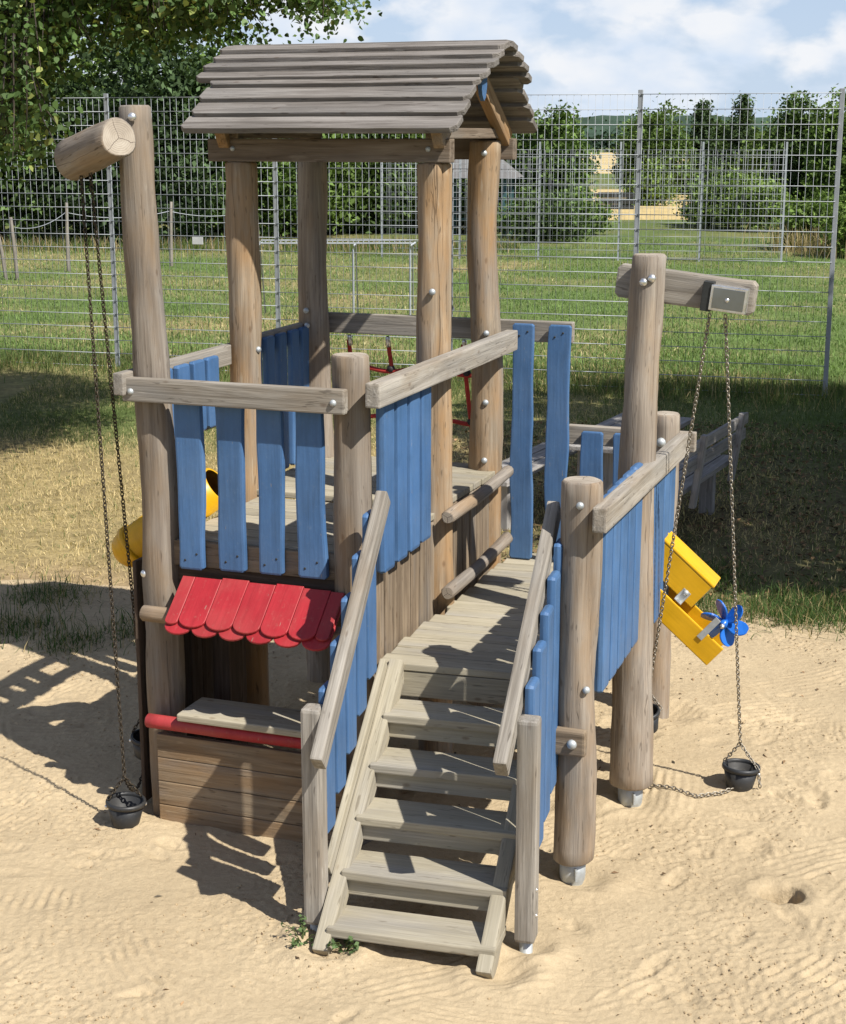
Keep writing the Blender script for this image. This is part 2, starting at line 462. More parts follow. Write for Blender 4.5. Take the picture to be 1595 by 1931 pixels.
# ------------------------------------------------------------------ helpers: shapes
_cache = {}
def box_mesh(l, w, h, bev=0.006, seg=2):
    k = ('box', round(l, 3), round(w, 3), round(h, 3), bev, seg)
    if k in _cache: return _cache[k]
    bm = bmesh.new()
    bmesh.ops.create_cube(bm, size=1.0)
    bmesh.ops.scale(bm, vec=(l, w, h), verts=bm.verts)
    if bev > 0:
        bmesh.ops.bevel(bm, geom=list(bm.edges), offset=min(bev, 0.4 * min(l, w, h)), segments=seg, profile=0.6, affect='EDGES')
    me = bm_mesh('board', bm)
    _cache[k] = me
    return me
def beam(name, p0, p1, w, h, parent, mat, up=(0, 0, 1), bev=0.006, seg=2):
    """board from p0 to p1 (centre line): w across, h along up. grain on local X"""
    p0 = Vector(p0); p1 = Vector(p1)
    me = box_mesh((p1 - p0).length, w, h, bev, seg)
    key = (me.name, mat.name)
    if key not in _cache:
        c = me.copy(); c.materials.append(mat); _cache[key] = c
    o = link(name, _cache[key], parent)
    o.matrix_basis = Matrix.Translation((p0 + p1) / 2) @ frame(p1 - p0, up)
    return o
def log(name, pts, rad, parent, mat, lump=0.006, seed=0, nseg=22, step=0.07, cap=0.010):
    """round timber through pts (list of 3D points) with radii; built along local Z from the first point"""
    pts = [Vector(p) for p in pts]
    ax = (pts[-1] - pts[0]).normalized()
    q = Vector((0, 0, 1)).rotation_difference(ax)
    mw = Matrix.Translation(pts[0]) @ q.to_matrix().to_4x4()
    inv = mw.inverted()
    lp = [inv @ p for p in pts]
    zs = [p.z for p in lp]
    L = zs[-1]
    n = max(3, int(L / step))
    zz = np.linspace(0, L, n)
    cx = np.interp(zz, zs, [p.x for p in lp]); cy = np.interp(zz, zs, [p.y for p in lp])
    # smooth the axis
    for _ in range(4):
        cx[1:-1] = (cx[:-2] + 2 * cx[1:-1] + cx[2:]) / 4; cy[1:-1] = (cy[:-2] + 2 * cy[1:-1] + cy[2:]) / 4
    rr = np.interp(zz, np.linspace(0, L, len(rad)), rad)
    rings = [(0.0, cx[0], cy[0], rr[0] - cap)]
    for i in range(n):
        z = zz[i]
        if i == 0: z = cap
        if i == n - 1: z = L - cap
        rings.append((z, cx[i], cy[i], rr[i]))
    rings.append((L, cx[-1], cy[-1], rr[-1] - cap))
    ang = np.arange(nseg) * 2 * math.pi / nseg
    V = []
    for z, x, y, r in rings:
        d = lump * (perlin(np.cos(ang) * 0.9 + seed * 3.1 + 50, np.sin(ang) * 0.9 + z * 2.2 + 50, seed) * 1.2
                    + perlin(np.cos(ang) * 2.0 + seed + 20, np.sin(ang) * 2.0 + z * 7 + 20, seed + 3) * 0.5)
        V.append(np.stack([x + (r + d) * np.cos(ang), y + (r + d) * np.sin(ang), np.full(nseg, z)], 1))
    bm = bmesh.new()
    vs = [[bm.verts.new(c) for c in ring] for ring in V]
    for a, b in zip(vs[:-1], vs[1:]):
        for i in range(nseg):
            f = bm.faces.new((a[i], a[(i + 1) % nseg], b[(i + 1) % nseg], b[i])); f.smooth = True
    f = bm.faces.new(vs[0][::-1]); f.material_index = 1
    f = bm.faces.new(vs[-1]); f.material_index = 1
    me = bm_mesh(name, bm)
    me.materials.append(mat); me.materials.append(M['end'])
    o = link(name, me, parent)
    o.matrix_basis = mw
    return o
def slat(name, w, l, th, parent, mat, mtx, wob=0.006, rnd=0.012, seed=0, bev=0.006):
    """painted slat: length on local X, width on Y, faces on +-Z; edges gently wavy like split timber"""
    n = max(4, int(l / 0.07))
    xs = np.linspace(-l / 2 + rnd, l / 2 - rnd, n)
    top = w / 2 + wob * (perlin(xs * 3.0 + seed * 7.3 + 90, np.full(n, seed + 0.5), 1) * 1.3)
    bot = -w / 2 + wob * (perlin(xs * 3.0 + seed * 5.1 + 190, np.full(n, seed + 9.5), 2) * 1.3)
    out = [(-l / 2, bot[0] + rnd)] + [(x, y) for x, y in zip(xs, bot)] + [(l / 2, bot[-1] + rnd), (l / 2, top[-1] - rnd)] + \
          [(x, y) for x, y in zip(xs[::-1], top[::-1])] + [(-l / 2, top[0] - rnd)]
    bm = bmesh.new()
    f = bm.faces.new([bm.verts.new((x, y, -th / 2)) for x, y in out])
    r = bmesh.ops.extrude_face_region(bm, geom=[f])
    vs = [e for e in r['geom'] if isinstance(e, bmesh.types.BMVert)]
    bmesh.ops.translate(bm, vec=(0, 0, th), verts=vs)
    bmesh.ops.recalc_face_normals(bm, faces=bm.faces)
    ed = [e for e in bm.edges if abs(e.verts[0].co.z - e.verts[1].co.z) < 1e-6]
    if bev > 0:
        bmesh.ops.bevel(bm, geom=ed, offset=bev, segments=2, profile=0.6, affect='EDGES')
    me = bm_mesh(name, bm)
    me.materials.append(mat)
    o = link(name, me, parent)
    o.matrix_basis = mtx
    return o
def upright(c, face):
    """matrix for a slat standing up at centre c: local X up, local Z = face direction"""
    z = Vector(face).normalized(); x = Vector((0, 0, 1)); y = z.cross(x)
    m = Matrix((x, y, z)).transposed().to_4x4()
    return Matrix.Translation(Vector(c)) @ m
def lathe(name, prof, nseg, parent, mat, mtx=None, smooth=True):
    bm = bmesh.new()
    rings = []
    for r, z in prof:
        if r < 1e-5:
            rings.append([bm.verts.new((0, 0, z))])
        else:
            rings.append([bm.verts.new((r * math.cos(2 * math.pi * i / nseg), r * math.sin(2 * math.pi * i / nseg), z)) for i in range(nseg)])
    for a, b in zip(rings[:-1], rings[1:]):
        for i in range(nseg):
            j = (i + 1) % nseg
            if len(a) == 1 and len(b) == 1: continue
            if len(a) == 1: f = bm.faces.new((a[0], b[j], b[i]))
            elif len(b) == 1: f = bm.faces.new((a[i], a[j], b[0]))
            else: f = bm.faces.new((a[i], a[j], b[j], b[i]))
            f.smooth = smooth
    bmesh.ops.recalc_face_normals(bm, faces=bm.faces)
    me = bm_mesh(name, bm)
    me.materials.append(mat)
    o = link(name, me, parent)
    if mtx is not None: o.matrix_basis = mtx
    return o
def z_to(p, d):
    q = Vector((0, 0, 1)).rotation_difference(Vector(d).normalized())
    return Matrix.Translation(Vector(p)) @ q.to_matrix().to_4x4()
def bolt(p, d, parent, r=0.017, mat=None):
    k = ('bolt', round(r, 4), (mat or M['zinc']).name)
    prof = [(r * 1.0, -0.004), (r * 1.0, 0.002), (r * 0.86, r * 0.45), (r * 0.5, r * 0.72), (0, r * 0.8)]
    if k not in _cache:
        o = lathe('bolt', prof, 12, parent, mat or M['zinc'], z_to(p, d)); _cache[k] = o.data
    else:
        o = link('bolt', _cache[k], parent); o.matrix_basis = z_to(p, d)
    return o
def tube_arr(pts, r, ns=8, closed=False):
    """vertices, quads of a tube along pts"""
    pts = np.asarray(pts, float); n = len(pts)
    r = np.broadcast_to(np.asarray(r, float), (n,))
    tg = np.gradient(pts, axis=0) if not closed else (np.roll(pts, -1, 0) - np.roll(pts, 1, 0))
    tg /= np.linalg.norm(tg, axis=1)[:, None] + 1e-9
    ref = np.array([0.31, 0.17, 0.93])
    a = np.cross(tg, ref); a /= np.linalg.norm(a, axis=1)[:, None] + 1e-9
    b = np.cross(tg, a)
    th = np.arange(ns) * 2 * math.pi / ns
    V = pts[:, None, :] + r[:, None, None] * (np.cos(th)[None, :, None] * a[:, None, :] + np.sin(th)[None, :, None] * b[:, None, :])
    F = []
    for i in range(n if closed else n - 1):
        k = (i + 1) % n
        for j in range(ns):
            F.append((i * ns + j, i * ns + (j + 1) % ns, k * ns + (j + 1) % ns, k * ns + j))
    return V.reshape(-1, 3), np.array(F)
def join_arr(parts):
    V = []; F = []; o = 0
    for v, f in parts:
        V.append(v); F.append(f + o); o += len(v)
    return np.concatenate(V), np.concatenate(F)
def tube(name, pts, r, parent, mat, ns=8):
    v, f = tube_arr(pts, r, ns)
    me = arrays_mesh(name, v, f, smooth=True)
    return link(name, me, parent, mat)
def boxes_arr(cs, hs):
    """many axis-aligned boxes: centres, half sizes"""
    s = np.array([[x, y, z] for x in (-1, 1) for y in (-1, 1) for z in (-1, 1)], float)
    f = np.array([[0, 1, 3, 2], [4, 6, 7, 5], [0, 4, 5, 1], [2, 3, 7, 6], [0, 2, 6, 4], [1, 5, 7, 3]])
    cs = np.asarray(cs, float); hs = np.asarray(hs, float)
    V = (cs[:, None, :] + s[None] * hs[:, None, :]).reshape(-1, 3)
    F = (f[None] + (np.arange(len(cs)) * 8)[:, None, None]).reshape(-1, 4)
    return V, F
def chain_mesh(paths, pitch=0.0205):
    """oval links along polylines"""
    parts = []
    th = np.arange(10) * 2 * math.pi / 10
    base = np.stack([0.0145 * np.cos(th), 0.0085 * np.sin(th), np.zeros(10)], 1)
    for pth in paths:
        P = np.asarray(pth, float)
        seg = np.linalg.norm(np.diff(P, axis=0), axis=1); s = np.concatenate([[0], np.cumsum(seg)])
        n = int(s[-1] / pitch)
        for i in range(n):
            d0 = (i + 0.5) * pitch
            c = np.array([np.interp(d0, s, P[:, k]) for k in range(3)])
            c2 = np.array([np.interp(min(d0 + 0.01, s[-1]), s, P[:, k]) for k in range(3)])
            c1 = np.array([np.interp(max(d0 - 0.01, 0), s, P[:, k]) for k in range(3)])
            t = c2 - c1; t /= np.linalg.norm(t)
            a = np.cross(t, [0.2, 0.9, 0.35]); a /= np.linalg.norm(a)
            b = np.cross(t, a)
            rot = (0.5 * math.pi if i % 2 else 0.0) + 0.5 + RNG.normal(0, 0.16)
            y = a * math.cos(rot) + b * math.sin(rot)
            pts = c + base[:, :1] * t + base[:, 1:2] * y
            parts.append(tube_arr(pts, 0.0032, 5, closed=True))
    v, f = join_arr(parts)
    return arrays_mesh('chain', v, f, smooth=True)

# ================================================================== SETTING: ground, sand
def sand_edge(x):
    """y where the sand gives way to grass"""
    x = np.asarray(x, float)
    return 12.5 - 0.17 * x * (x > 0) - 0.28 * np.maximum(x - 1.2, 0) + 0.12 * x * (x < 0) * 0.4 + 0.55 * fbm(x * 0.9, x * 0 + 3.3, 3, 4)
def dryness(x, y):
    """0 green .. 1 straw"""
    n = fbm(x * 0.22, y * 0.22, 4, 21)
    d = 0.36 + 1.1 * n
    d = d + 0.75 * sstep(21.0, 16.0, y) * sstep(2.0, -0.5, x)
    d = d + 0.10 * sstep(28, 20, y) - 0.22 * sstep(1.5, 4.0, x) * sstep(13, 15, y)
    return np.clip(d, 0, 1)
def grass_col(x, y, k):
    """ground colour under and between the blades"""
    d = dryness(x, y)[:, None]
    g = np.array([0.150, 0.215, 0.066]); s = np.array([0.40, 0.315, 0.155])
    c = g * (1 - d) + s * d
    far = sstep(35, 80, y)[:, None]
    c = c * (1 - far * 0.35) + np.array([0.12, 0.15, 0.05]) * far * 0.35
    return c * k[:, None] * 0.80

def axis_pts(lo, hi, fine_lo, fine_hi, step):
    a = [fine_lo]; s = step
    while a[0] > lo:
        s *= 1.22; a.insert(0, a[0] - s)
    b = list(np.arange(fine_lo + step, fine_hi, step)); s = step
    a += b
    while a[-1] < hi:
        s *= 1.22; a.append(a[-1] + s)
    return np.array(a)
gx = axis_pts(-1500, 1500, -13, 15, 0.22)
gy = axis_pts(-300, 3000, 9.5, 50, 0.22)
GX, GY = np.meshgrid(gx, gy)
X, Y = GX.ravel(), GY.ravel()
near = np.exp(-((np.maximum(np.hypot(X, Y - 15) - 25, 0)) / 25.0))
GZ = -0.035 + near * 0.045 * fbm(X * 0.5, Y * 0.5, 4, 8)
inn = (Y < 10.5) & (np.abs(X) < 7) & (Y > 3)
GZ = np.where(inn, -0.25, GZ)
edge_lit = sstep(0.9, -0.1, Y - sand_edge(X)) * (np.abs(X) < 8) * (Y > 6)
k = 0.85 + 0.3 * fbm(X * 1.7, Y * 1.7, 4, 31)
C = grass_col(X, Y, k)
soil = np.array([0.30, 0.215, 0.13])
C = C * (1 - edge_lit[:, None] * 0.7) + soil * edge_lit[:, None] * 0.7
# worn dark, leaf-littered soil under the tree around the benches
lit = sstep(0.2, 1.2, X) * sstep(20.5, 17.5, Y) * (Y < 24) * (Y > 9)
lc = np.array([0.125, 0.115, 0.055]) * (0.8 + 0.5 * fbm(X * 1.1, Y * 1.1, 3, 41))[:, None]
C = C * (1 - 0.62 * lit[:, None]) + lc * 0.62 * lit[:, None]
nx_, ny_ = len(gx), len(gy)
idx = np.arange(nx_ * ny_).reshape(ny_, nx_)
Fq = np.stack([idx[:-1, :-1], idx[:-1, 1:], idx[1:, 1:], idx[1:, :-1]], -1).reshape(-1, 4)
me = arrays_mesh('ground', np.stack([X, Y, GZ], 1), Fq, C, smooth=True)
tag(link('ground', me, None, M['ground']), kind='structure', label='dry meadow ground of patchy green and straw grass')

# ---- sand: raked, trodden, with a dug hole
def rake_field(x, y):
    h = np.zeros_like(x)
    rg = np.random.default_rng(23)
    strokes = [(-1.35, 6.15, 2.0, 0.5), (-1.75, 6.5, 1.75, 0.3), (-0.85, 5.95, 2.35, 0.2), (-0.3, 5.7, 2.7, 0.1), (1.15, 6.2, 0.55, 0.3),
               (1.6, 6.0, 0.7, -0.2), (1.9, 6.5, 1.1, 0.3), (0.95, 5.75, 0.3, 0.2), (1.3, 6.9, 2.5, -0.4), (2.0, 7.2, 0.4, 0.2), (-2.0, 6.0, 1.3, 0.2),
               (-1.1, 5.6, 1.9, 0.2), (0.3, 5.6, 2.9, 0.1), (1.75, 5.6, 1.2, 0.3), (2.2, 5.9, 0.9, 0.1), (1.6, 8.4, 2.6, 0.3), (2.1, 9.2, 0.3, 0.2), (1.9, 9.9, 2.7, 0.1)]
    for _ in range(26):
        strokes.append((rg.uniform(-2.8, 3.0), rg.uniform(5.4, 11.0), rg.uniform(0, math.pi), rg.uniform(-0.5, 0.5)))
    w = np.zeros_like(x)
    for cx, cy, a, cur in strokes:
        L = rg.uniform(0.35, 0.75); W = rg.uniform(0.20, 0.34); sp = rg.uniform(0.040, 0.056); dep = rg.uniform(0.007, 0.0125)
        sel = (np.abs(x - cx) < L + 0.2) & (np.abs(y - cy) < L + 0.2)
        if not sel.any(): continue
        dx = x[sel] - cx; dy = y[sel] - cy
        s = dx * math.cos(a) + dy * math.sin(a); b = -dx * math.sin(a) + dy * math.cos(a) + cur * s * s
        b = b + 0.012 * perlin(s * 4 + cx * 10 + 40, b * 3 + 40, 6)
        win = sstep(L, L * 0.6, np.abs(s)) * sstep(W, W * 0.75, np.abs(b))
        br = (0.35 + 0.9 * np.clip(perlin(x[sel] * 5 + 60, y[sel] * 5 + 60, 9) + 0.2, 0, 1)) * (0.25 + 1.1 * np.clip(perlin(s * 11 + 30, b * 26 + 30, 10) + 0.35, 0, 1))
        g = np.cos(b / sp * 2 * math.pi)
        g = np.where(g > 0, g, g * 0.6)
        val = dep * g * win * br
        keep = win > w[sel]
        cur_h = h[sel]; cur_w = w[sel]
        h[sel] = np.where(keep, val, cur_h); w[sel] = np.maximum(cur_w, win)
    return h
def sand_height(x, y, detail=True):
    h = 0.045 * fbm(x * 0.45, y * 0.45, 3, 1) + 0.022 * fbm(x * 1.6, y * 1.6, 3, 2)
    # hollow worn in front of the counter and under the stair
    h = h - 0.045 * np.exp(-(((x + 1.0) / 0.7) ** 2 + ((y - 7.45) / 0.45) ** 2))
    h = h - 0.030 * np.exp(-(((x - 0.0) / 0.6) ** 2 + ((y - 6.3) / 0.4) ** 2))
    h = h - 0.02 * np.exp(-(((x - 0.75) / 0.3) ** 2 + ((y - 6.95) / 0.3) ** 2))
    for fx, fy, fr in ((0.717, 7.01, 0.13), (1.106, 7.915, 0.15), (0.42, 6.30, 0.10), (-0.47, 6.48, 0.10), (0.31, 6.10, 0.12), (-0.45, 6.30, 0.12), (1.49, 9.16, 0.14), (-1.33, 7.85, 0.2)):
        q = np.hypot(x - fx - 0.03, y - fy) / fr
        h = h + 0.030 * np.exp(-((q - 1.35) / 0.55) ** 2) * (0.7 + 0.8 * perlin(x * 4 + fx * 7, y * 4, 18)) - 0.022 * np.exp(-(q / 0.8) ** 2)
    if detail:
        rough = sstep(-0.25, 0.40, fbm(x * 1.1, y * 1.1, 4, 14))
        h = h + rake_field(x, y) * (0.30 + 1.05 * sstep(-0.3, 0.3, fbm(x * 1.3 + 9, y * 1.3, 3, 19)))
        c1 = np.abs(perlin(x * 24, y * 24, 15)); c2 = perlin(x * 43, y * 43, 16)
        c3 = np.abs(perlin(x * 9, y * 9, 17))
        h = h - (0.012 * (0.25 - c1) + 0.0060 * c2 + 0.005 * (0.25 - c3)) * (0.15 + 1.05 * rough)
        rg = np.random.default_rng(77)
        for _ in range(260):
            cx, cy = rg.uniform(-3.2, 3.4), rg.uniform(5.3, 11.5); a = rg.uniform(0, 3.14)
            ra, rb, dp = rg.uniform(0.05, 0.14), rg.uniform(0.03, 0.065), rg.uniform(0.006, 0.024)
            sel = (np.abs(x - cx) < 0.35) & (np.abs(y - cy) < 0.35)
            dx = x[sel] - cx; dy = y[sel] - cy
            s = (dx * math.cos(a) + dy * math.sin(a)) / ra; b = (-dx * math.sin(a) + dy * math.cos(a)) / rb
            q = np.sqrt(s * s + b * b)
            h[sel] += (-dp * np.exp(-q ** 2) + dp * 0.35 * np.exp(-((q - 1.35) / 0.4) ** 2)) * (0.5 + np.abs(perlin(x[sel] * 14, y[sel] * 14, 44)))
    # dug hole right of the play tower
    q = np.hypot((x - 1.672) / 0.105, (y - 6.80) / 0.105) + 0.15 * perlin(x * 12, y * 12, 3)
    h = h - 0.17 * sstep(1.0, 0.78, q) + 0.014 * np.exp(-((q - 1.5) / 0.4) ** 2)
    e = y - sand_edge(x)
    h = h - 0.20 * sstep(-0.35, 0.35, e) + 0.02
    return h
sx = np.arange(-3.4, 3.9, 0.0115); sy = np.arange(4.9, 13.4, 0.0125)
SX, SY = np.meshgrid(sx, sy)
x, y = SX.ravel(), SY.ravel()
SH = sand_height(x, y)
tone = 1.0 + 0.06 * fbm(x * 0.8, y * 0.8, 3, 51)
cols = np.array([0.435, 0.348, 0.224])[None] * tone[:, None]
sunk = sstep(-0.05, -0.10, SH - sand_height(x, y, False))  # darkens where the detail dips well below the smooth sand level
ed = sstep(-0.9, 0.2, y - sand_edge(x)) * np.clip(0.6 + fbm(x * 2.2, y * 2.2, 3, 52), 0, 1)
cols = cols * (1 - 0.5 * ed[:, None]) + np.array([0.36, 0.26, 0.15]) * 0.5 * ed[:, None]
cols = cols * (1 - 0.3 * sunk[:, None])
ni, nj = len(sx), len(sy)
idx = np.arange(ni * nj).reshape(nj, ni)
Fq = np.stack([idx[:-1, :-1], idx[:-1, 1:], idx[1:, 1:], idx[1:, :-1]], -1).reshape(-1, 4)
me = arrays_mesh('sand', np.stack([x, y, SH], 1), Fq, cols, smooth=True)
tag(link('sand', me, None, M['sand']), kind='structure', label='raked and trodden pale yellow play sand')
def sand_z(px_, py_):
    return float(sand_height(np.array([px_]), np.array([py_]), False)[0])

# ripe grain fields and far hills
def sheet(name, x0, x1, y0, y1, z, col, mat, n=24, wav=0.0, kind='structure', label=None):
    xs = np.linspace(x0, x1, n); ys = np.linspace(y0, y1, n)
    A, B = np.meshgrid(xs, ys); A = A.ravel(); B = B.ravel()
    edge = np.minimum(np.minimum(A - x0, x1 - A) / (x1 - x0), np.minimum(B - y0, y1 - B) / (y1 - y0))
    Z = z + wav * fbm(A * 0.05, B * 0.05, 3, 61)
    Z = np.where(edge < 0.01, -0.4, Z)
    c = np.array(col)[None] * (0.9 + 0.25 * fbm(A * 0.2, B * 0.2, 3, 62))[:, None]
    idx = np.arange(n * n).reshape(n, n)
    F = np.stack([idx[:-1, :-1], idx[:-1, 1:], idx[1:, 1:], idx[1:, :-1]], -1).reshape(-1, 4)
    me = arrays_mesh(name, np.stack([A, B, Z], 1), F, c)
    return tag(link(name, me, None, mat), kind=kind, label=label)
sheet('field', 4.0, 45, 68, 96, 0.35, (0.50, 0.39, 0.19), M['wheat'], wav=0.1, label='strip of ripe golden grain behind the meadow')
sheet('field', -60, 160, 150, 290, 0.5, (0.52, 0.41, 0.21), M['wheat'], wav=0.2, label='wide pale grain field below the distant ridge')
# distant wooded ridge
hx = np.linspace(-420, 520, 160); hy = np.linspace(420, 800, 26)
A, B = np.meshgrid(hx, hy); A = A.ravel(); B = B.ravel()
ridge = np.exp(-((B - 640) / 110.0) ** 2)
Z = -0.8 + ridge * (7.5 + 3.5 * np.exp(-((A - 95) / 70.0) ** 2) + 3.0 * fbm(A * 0.008, B * 0.004, 3, 71)) + ridge * 1.3 * np.abs(fbm(A * 0.12, B * 0.12, 3, 72))
idx = np.arange(160 * 26).reshape(26, 160)
F = np.stack([idx[:-1, :-1], idx[:-1, 1:], idx[1:, 1:], idx[1:, :-1]], -1).reshape(-1, 4)
hc = np.array([0.05, 0.085, 0.055])[None] * (0.8 + 0.5 * fbm(A * 0.06, B * 0.06, 3, 73))[:, None]
tag(link('hill', arrays_mesh('hill', np.stack([A, B, Z], 1), F, hc), None, M['hill']), kind='structure', label='low wooded ridge along the horizon')

# ================================================================== PLAY TOWER
TW = empty('play_tower', None, (0.073, 8.48, 0), R(-20))
tag(TW, 'wooden play tower with grey board roof, blue slats, stair and red shop awning', 'play tower')
RAIL = M['rail']

def post(pts, rad, mat, seed, shoe=None, **kw):
    o = log('post', pts, rad, TW, mat, seed=seed, **kw)
    return o
def on(o, p):      # tower point -> child point of o
    return o.matrix_basis.inverted() @ Vector(p)
def child_bolt(o, p, d, r=0.017, mat=None):
    b = bolt((0, 0, 0), (0, 0, 1), o, r, mat)
    b.matrix_basis = o.matrix_basis.inverted() @ z_to(p, d)
    return b
# the four posts that carry the roof
pC = post([(0, 0, -0.1), (0.005, -0.005, 0.9), (-0.012, 0.0, 2.2), (-0.015, 0, 3.32)], [0.096, 0.094, 0.092, 0.092, 0.088], M['log_warm'], 1, lump=0.009)
pD = post([(-1.14, 0, -0.1), (-1.15, 0, 1.4), (-1.13, 0, 2.4), (-1.135, 0, 3.32)], [0.098, 0.092, 0.090, 0.088], M['log_warm'], 2, lump=0.008)
pE = post([(-1.14, 0.98, -0.1), (-1.12, 0.98, 1.4), (-1.15, 0.98, 2.3), (-1.145, 0.98, 3.32)], [0.10, 0.094, 0.09, 0.086], M['log'], 3, lump=0.010)
pF = post([(-0.035, 0.98, -0.1), (-0.04, 0.98, 1.0), (-0.02, 0.98, 2.1), (-0.075, 0.98, 2.9), (-0.05, 0.98, 3.43)], [0.105, 0.10, 0.098, 0.088, 0.092], M['log_warm'], 4, lump=0.010)
# front posts, platform posts
pA = post([(-1.11, -1.07, -0.1), (-1.115, -1.07, 0.9), (-1.105, -1.07, 1.8), (-1.15, -1.06, 2.8), (-1.175, -1.05, 3.60)], [0.098, 0.096, 0.092, 0.088, 0.078], M['log'], 5, lump=0.010)
pB = post([(-0.05, -1.06, -0.1), (-0.05, -1.06, 1.2), (-0.055, -1.06, 2.45)], [0.102, 0.096, 0.090], M['log'], 6, lump=0.008)
pG = post([(1.105, -1.155, 0.095), (1.115, -1.16, 0.6), (1.09, -1.155, 1.1), (1.115, -1.16, 1.6), (1.11, -1.16, 1.95)], [0.097, 0.094, 0.094, 0.096, 0.092], M['log'], 7, lump=0.008)
pH = post([(1.165, -0.18, 0.10), (1.155, -0.18, 0.8), (1.145, -0.178, 1.7), (1.15, -0.17, 2.3), (1.175, -0.165, 2.89)], [0.112, 0.106, 0.094, 0.088, 0.084], M['log'], 8, lump=0.010)
pI = post([(1.02, 1.12, -0.1), (1.03, 1.12, 1.0), (1.03, 1.12, 1.88)], [0.085, 0.083, 0.082], M['log'], 9, lump=0.007)
# steel post shoes
for pp, r in ((pG, 0.062), (pH, 0.066)):
    s = lathe('post_shoe', [(r * 0.78, -0.16), (r * 0.80, -0.03), (r * 0.97, 0.0), (r, 0.02), (r, 0.110), (0, 0.110)], 20, pp, M['zinc'])
    b0 = pp.matrix_basis.translation
    s.matrix_basis = pp.matrix_basis.inverted() @ Matrix.Translation((b0.x, b0.y, 0.0))
    f = link('shoe_fin', box_mesh(0.012, 0.05, 0.06, 0.003), s, M['zinc'])
    f.matrix_basis = Matrix.Translation((0.45 * r, -0.95 * r, 0.045)) @ Matrix.Rotation(0.5, 4, 'Z')
# bolts on posts
for o, p, d in ((pA, (-1.135, -1.14, 3.545), (0.35, -1, 0)), (pC, (0.01, -0.10, 2.66), (0.3, -1, 0)), (pD, (-1.045, -0.02, 2.30), (1, -0.3, 0)),
                (pF, (-0.03, 0.89, 3.36), (0.1, -1, 0)), (pF, (-0.005, 0.884, 2.33), (0.1, -1, 0)), (pF, (-0.005, 0.884, 2.24), (0.1, -1, 0)),
                (pF, (-0.005, 0.883, 1.92), (0.1, -1, 0)), (pF, (-0.01, 0.883, 1.57), (0.1, -1, 0)), (pF, (-0.01, 0.883, 1.05), (0.1, -1, 0)),
                (pE, (-1.16, 0.89, 2.42), (0.1, -1, 0)), (pE, (-1.155, 0.89, 2.33), (0.1, -1, 0)),
                (pG, (1.125, -1.255, 1.85), (0.1, -1, 0)), (pG, (1.17, -1.235, 0.98), (0.6, -1, 0)),
                (pH, (1.205, -0.252, 2.78), (0.35, -1, 0)), (pH, (1.165, -0.258, 2.76), (0.1, -1, 0)),
                (pA, (-1.17, -1.145, 1.29), (-0.3, -1, 0))):
    child_bolt(o, p, d, 0.021 if o in (pH, pA) else 0.018, M['steel'] if o in (pH, pA) else M['zinc'])
child_bolt(pI, (1.02, 1.035, 1.72), (0.0, -1, 0.2), 0.028)

# ---------------------------------------------------------------- roof
RF = empty('roof', TW)
RZ, RV = 3.955, 0.475       # ridge height and place
def roof_board(u0, u1, va, za, vb, zb, th, name='roof_board'):
    """board along u whose section runs from (va,za) upper to (vb,zb) lower edge"""
    w = math.hypot(vb - va, zb - za)
    c = Vector(((u0 + u1) / 2, (va + vb) / 2, (za + zb) / 2))
    yv = Vector((0, vb - va, zb - za)).normalized(); xv = Vector((1, 0, 0)); zv = xv.cross(yv)
    if zv.z < 0:
        xv = -xv; zv = xv.cross(yv)
    m = Matrix((xv, yv, zv)).transposed().to_4x4()
    return slat(name, w, u1 - u0, th, RF, M['roof'], Matrix.Translation(c) @ m, wob=0.0025, rnd=0.030, seed=int(1000 * abs(va)) % 97, bev=0.005)
for side in (-1, 1):
    for sec, (a_v, a_z, b_v, b_z, u0, u1) in enumerate((( -0.02, 3.942, 0.40, 3.744, -1.425, 0.255), (0.300, 3.788, 0.715, 3.478, -1.345, 0.20))):
        nb = 4
        for i in range(nb):
            t0 = i / nb; t1 = (i + 1) / nb + 0.10
            va = a_v + (b_v - a_v) * t0; vb = a_v + (b_v - a_v) * t1
            za = a_z + (b_z - a_z) * t0; zb = a_z + (b_z - a_z) * t1
            lift = 0.036      # lower edge rides on the next board
            if sec == 0 and i == nb - 1:
                vb = a_v + (b_v - a_v) * 1.03; zb = a_z + (b_z - a_z) * 1.03; lift = 0.014
            j = RNG.uniform(-0.012, 0.012)
            roof_board(u0 + j, u1 + j + RNG.uniform(-0.008, 0.008), RV + side * va, za, RV + side * vb, zb + lift, 0.033)
for uu in (0.045, -1.185):
    for side in (-1, 1):
        o = beam('rafter', (uu, RV + side * 0.02, 3.80), (uu, RV + side * 0.60, 3.435), 0.06, 0.10, RF, M['rafter'], up=(0, 0, 1))
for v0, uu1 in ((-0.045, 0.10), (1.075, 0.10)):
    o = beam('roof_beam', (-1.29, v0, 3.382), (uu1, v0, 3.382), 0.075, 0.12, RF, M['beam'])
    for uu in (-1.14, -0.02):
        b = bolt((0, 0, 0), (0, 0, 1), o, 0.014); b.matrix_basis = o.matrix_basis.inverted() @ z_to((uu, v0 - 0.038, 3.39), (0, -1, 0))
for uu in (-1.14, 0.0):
    beam('roof_tie', (uu - 0.0, -0.085, 3.47), (uu, 1.055, 3.47), 0.07, 0.055, RF, M['beam'])
